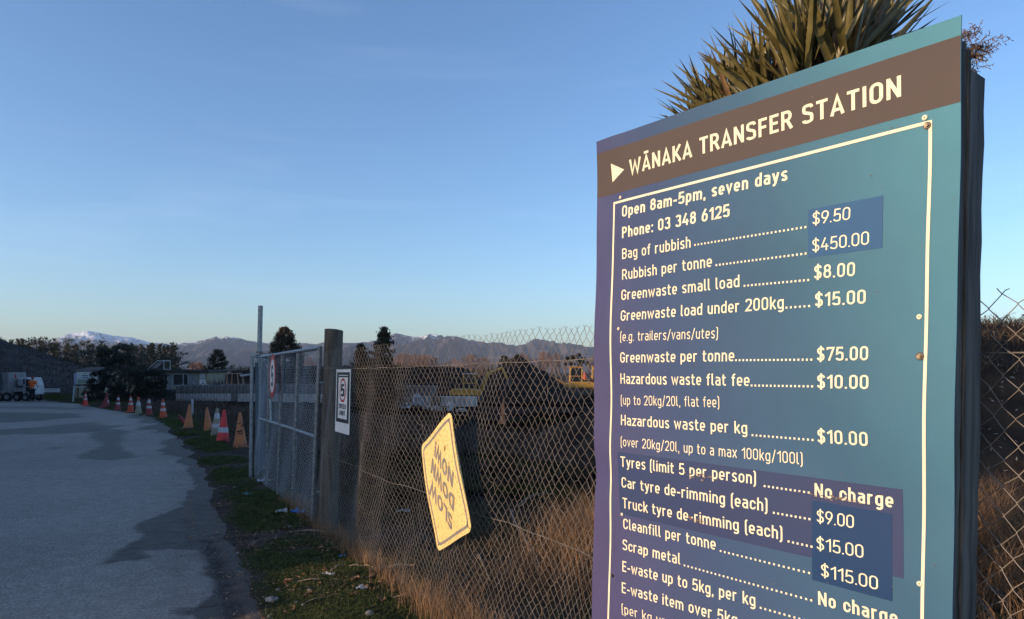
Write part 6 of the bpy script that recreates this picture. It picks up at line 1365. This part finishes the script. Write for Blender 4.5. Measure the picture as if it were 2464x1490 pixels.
def leafm(L, seed):
    rs = random.Random(seed); b = MB(); n = 5
    for i in range(n + 1):
        t = i / n; w_ = L * .34 * math.sin(math.pi * min(.97, t * .93 + .05)); z = L * (.10 + .16 * math.sin(t * 4 + rs.random())); b.v += [(-w_, L * t, z + rs.uniform(.05, .22) * L), (0, L * t, z * .5), (w_, L * t, z + rs.uniform(.05, .3) * L)]
        if i: k = (i - 1) * 3; b.f += [(k, k + 1, k + 4, k + 3), (k + 1, k + 2, k + 5, k + 4)]
    return b
lp = [(1180, 0)]; zl = lambda p: ((800 + p[0] / 1.9178) / 1.6624, (1700 + p[1] / 1.9178) / 1.6624)
for i, p in enumerate([(410, 700), (505, 750), (575, 770), (640, 830), (430, 515), (300, 920), (610, 605), (545, 650), (950, 990), (1150, 990), (1020, 990), (920, 1050), (1190, 1030), (1270, 1100), (940, 1160), (1060, 1130), (1385, 1155), (1320, 1235), (1100, 1290), (800, 1190), (690, 1230), (660, 1240), (930, 1265), (1440, 1240), (1230, 1250), (1290, 1310), (770, 1300), (970, 1460), (1400, 1380), (1250, 1290), (1490, 1290), (1350, 1210), (1010, 900), (880, 800), (1180, 1210), (1560, 1330), (1510, 1400), (860, 1330), (720, 1440), (640, 1450)]):
    put('dead_leaf', leafm(rnd.uniform(.035, .075), i), M['leaf_dead'], *zl(p), 'curled dead brown leaf lying on the verge', 'leaf', 'dead leaves on the verge', rnd.uniform(0, 6))
def stripm(L, wd, seed, bend=.2):
    rs = random.Random(seed); b = MB(); n = 10
    for i in range(n + 1):
        t = i / n; w_ = wd * (.35 + .65 * math.sin(math.pi * min(1, t + .12))) / 2; y = bend * L * math.sin(t * 2.4 + rs.random() * .2); z = .008 + .012 * math.sin(t * 7) ** 2; b.v += [(L * t, y - w_, z), (L * t, y, z + wd * .25), (L * t, y + w_, z)]
        if i: k = (i - 1) * 3; b.f += [(k, k + 1, k + 4, k + 3), (k + 1, k + 2, k + 5, k + 4)]
    return b
for (p, L, wd, rz, l) in [((745, 855), .62, .022, -.55, 'long curved pale bark strip on the moss near the fence foot'), ((745, 1240), .42, .028, -.2, 'flat pale bark strip at the edge of the sunlit patch'), ((1300, 1185), .34, .05, .25, 'widest sunlit bark strip lying against the fence foot'), ((1475, 1380), .30, .025, -.1, 'straight pale strip below the sunlit weeds at the fence'), ((1140, 1150), .20, .03, -.3, 'short reddish bark curl on the shade edge'), ((570, 605), .25, .012, -.6, 'thin pale stick on the moss beside the gate'), ((800, 1400), .35, .012, .5, 'thin curved twig near the bottom of the verge'), ((370, 960), .4, .008, 1.3, 'thin looping twig at the mud edge'), ((1010, 1180), .2, .02, 1.2, 'short upright bark scrap in the dark grass'), ((450, 465), .22, .02, .1, 'pale scrap of bark below the tall pipe')]:
    put('bark_strip', stripm(L, wd, int(p[0])), M['straw'], *zl(p), l, 'bark strip', 'bark strips on the verge', rz)
def stone(x, y, r, seed, label, m='stone'):
    bm = bmesh.new(); bmesh.ops.create_icosphere(bm, subdivisions=2, radius=1)
    for v in bm.verts: n = 1 + .35 * mnoise.noise(Vector(v.co) * 1.4 + Vector((seed * 3.1, 0, 0))); v.co = v.co * n * r; v.co.z *= .65
    me = bpy.data.meshes.new('stone'); bm.to_mesh(me); bm.free(); me.materials.append(M[m]); o_ = bpy.data.objects.new('stone', me); C.objects.link(o_); g_ = hit(x, y); o_.location = (g_.x, g_.y, float(gh(g_.x, g_.y)) + r * .3); tag(o_, label, 'stone', 'small stones on the verge')
for i, (p, r) in enumerate([((540, 1355), .035), ((580, 1350), .024), ((600, 1280), .018), ((690, 805), .022), ((530, 1475), .012), ((790, 1400), .014), ((320, 620), .014), ((290, 985), .014), ((655, 910), .010), ((840, 1300), .016), ((950, 1180), .016), ((1300, 1490), .03), ((740, 1380), .012), ((265, 490), .016)]): stone(*zl(p), r, i, 'small pale stone lying in the short grass of the verge')
# crumpled scraps
def scrap(name, p, s, m, label, cat, seed):
    rs = random.Random(seed); b = MB(); n = 5
    for i in range(n + 1):
        for j in range(n + 1): b.v.append((s * (i / n - .5), s * .6 * (j / n - .5), abs(rs.gauss(0, s * .13)) + .004))
    for i in range(n):
        for j in range(n): k = i * (n + 1) + j; b.f.append((k, k + n + 1, k + n + 2, k + 1))
    return put(name, b, m, *zl(p), label, cat, None, rs.uniform(-.4, .4))
scrap('plastic_scrap', (758, 710), .16, M['blue_plastic'], 'bright blue plastic scrap at the foot of the gate', 'litter', 1)
scrap('plastic_scrap', (1090, 1040), .05, M['blue_plastic'], 'tiny light blue scrap in the dark grass by the mesh', 'litter', 2)
scrap('plastic_scrap', (625, 700), .12, M['white_plastic'], 'crumpled grey white scrap left of the blue plastic', 'litter', 3)
scrap('plastic_scrap', (1240, 1310), .08, M['white_plastic'], 'crumpled white paper in the sunlit grass', 'litter', 4)
scrap('plastic_scrap', (1000, 1200), .07, M['white_plastic'], 'pale torn wrapper in the dark grass', 'litter', 5)
scrap('plastic_scrap', (365, 555), .10, mat('teal_plastic', (.06, .18, .20), .5), 'dull teal scrap on the mud below the tall pipe', 'litter', 6)
scrap('plastic_scrap', (1560, 705), .14, M['white_plastic'], 'white scrap on the ground behind the mesh fence', 'litter', 7)
scrap('plastic_scrap', (490, 465), .18, M['white_plastic'], 'pale strip of litter at the foot of the gate leaf', 'litter', 8)
# fallen branches behind the fence
def branch(p0, p1, r, label):
    a = hit(*p0); b_ = hit(*p1); e = empty('fallen_branch', a); q = MB(); d = b_ - a; rs = random.Random(int(p0[0])); q.tube([(d * t + Vector((rs.gauss(0, .02), rs.gauss(0, .03), .05 + .06 * math.sin(t * 3)))) for t in (0, .25, .5, .75, 1)], [r, r, r * .85, r * .7, r * .4], 6); smooth_angle(q.build('stick', M['bark'], e)); tag(e, label, 'branch', 'fallen branches behind the fence')
branch((1228, 1240), (1300, 1420), .022, 'long bare branch lying behind the mesh left of the golden weeds')
branch((1245, 1230), (1330, 1200), .018, 'pale curved stick lying on the dark ground behind the mesh')
branch((1140, 1350), (1180, 1420), .015, 'short bare stick low behind the mesh')
branch((2370, 1160), (2470, 1230), .03, 'pale plank like branch in the weeds right of the board post')
branch((2362, 1440), (2440, 1490), .03, 'pale fallen branch at the bottom right corner')

# ================================================================= HAZE
hz = MB(); hz.box((0, 2200, 98), (9800, 6800, 202)); hb = hz.build('haze', None); tag(hb, kind='stuff')
hm = bpy.data.materials.new('thin_haze'); hm.use_nodes = True; hn, hl = hm.node_tree.nodes, hm.node_tree.links; hn.remove(hn['Principled BSDF'])
pv = hn.new('ShaderNodeVolumePrincipled'); pv.inputs['Density'].default_value = 1.05e-4; pv.inputs['Color'].default_value = (0.58, 0.74, 1.0, 1); pv.inputs['Anisotropy'].default_value = 0.0
hl.new(pv.outputs[0], hn['Material Output'].inputs['Volume']); hb.data.materials.append(hm)
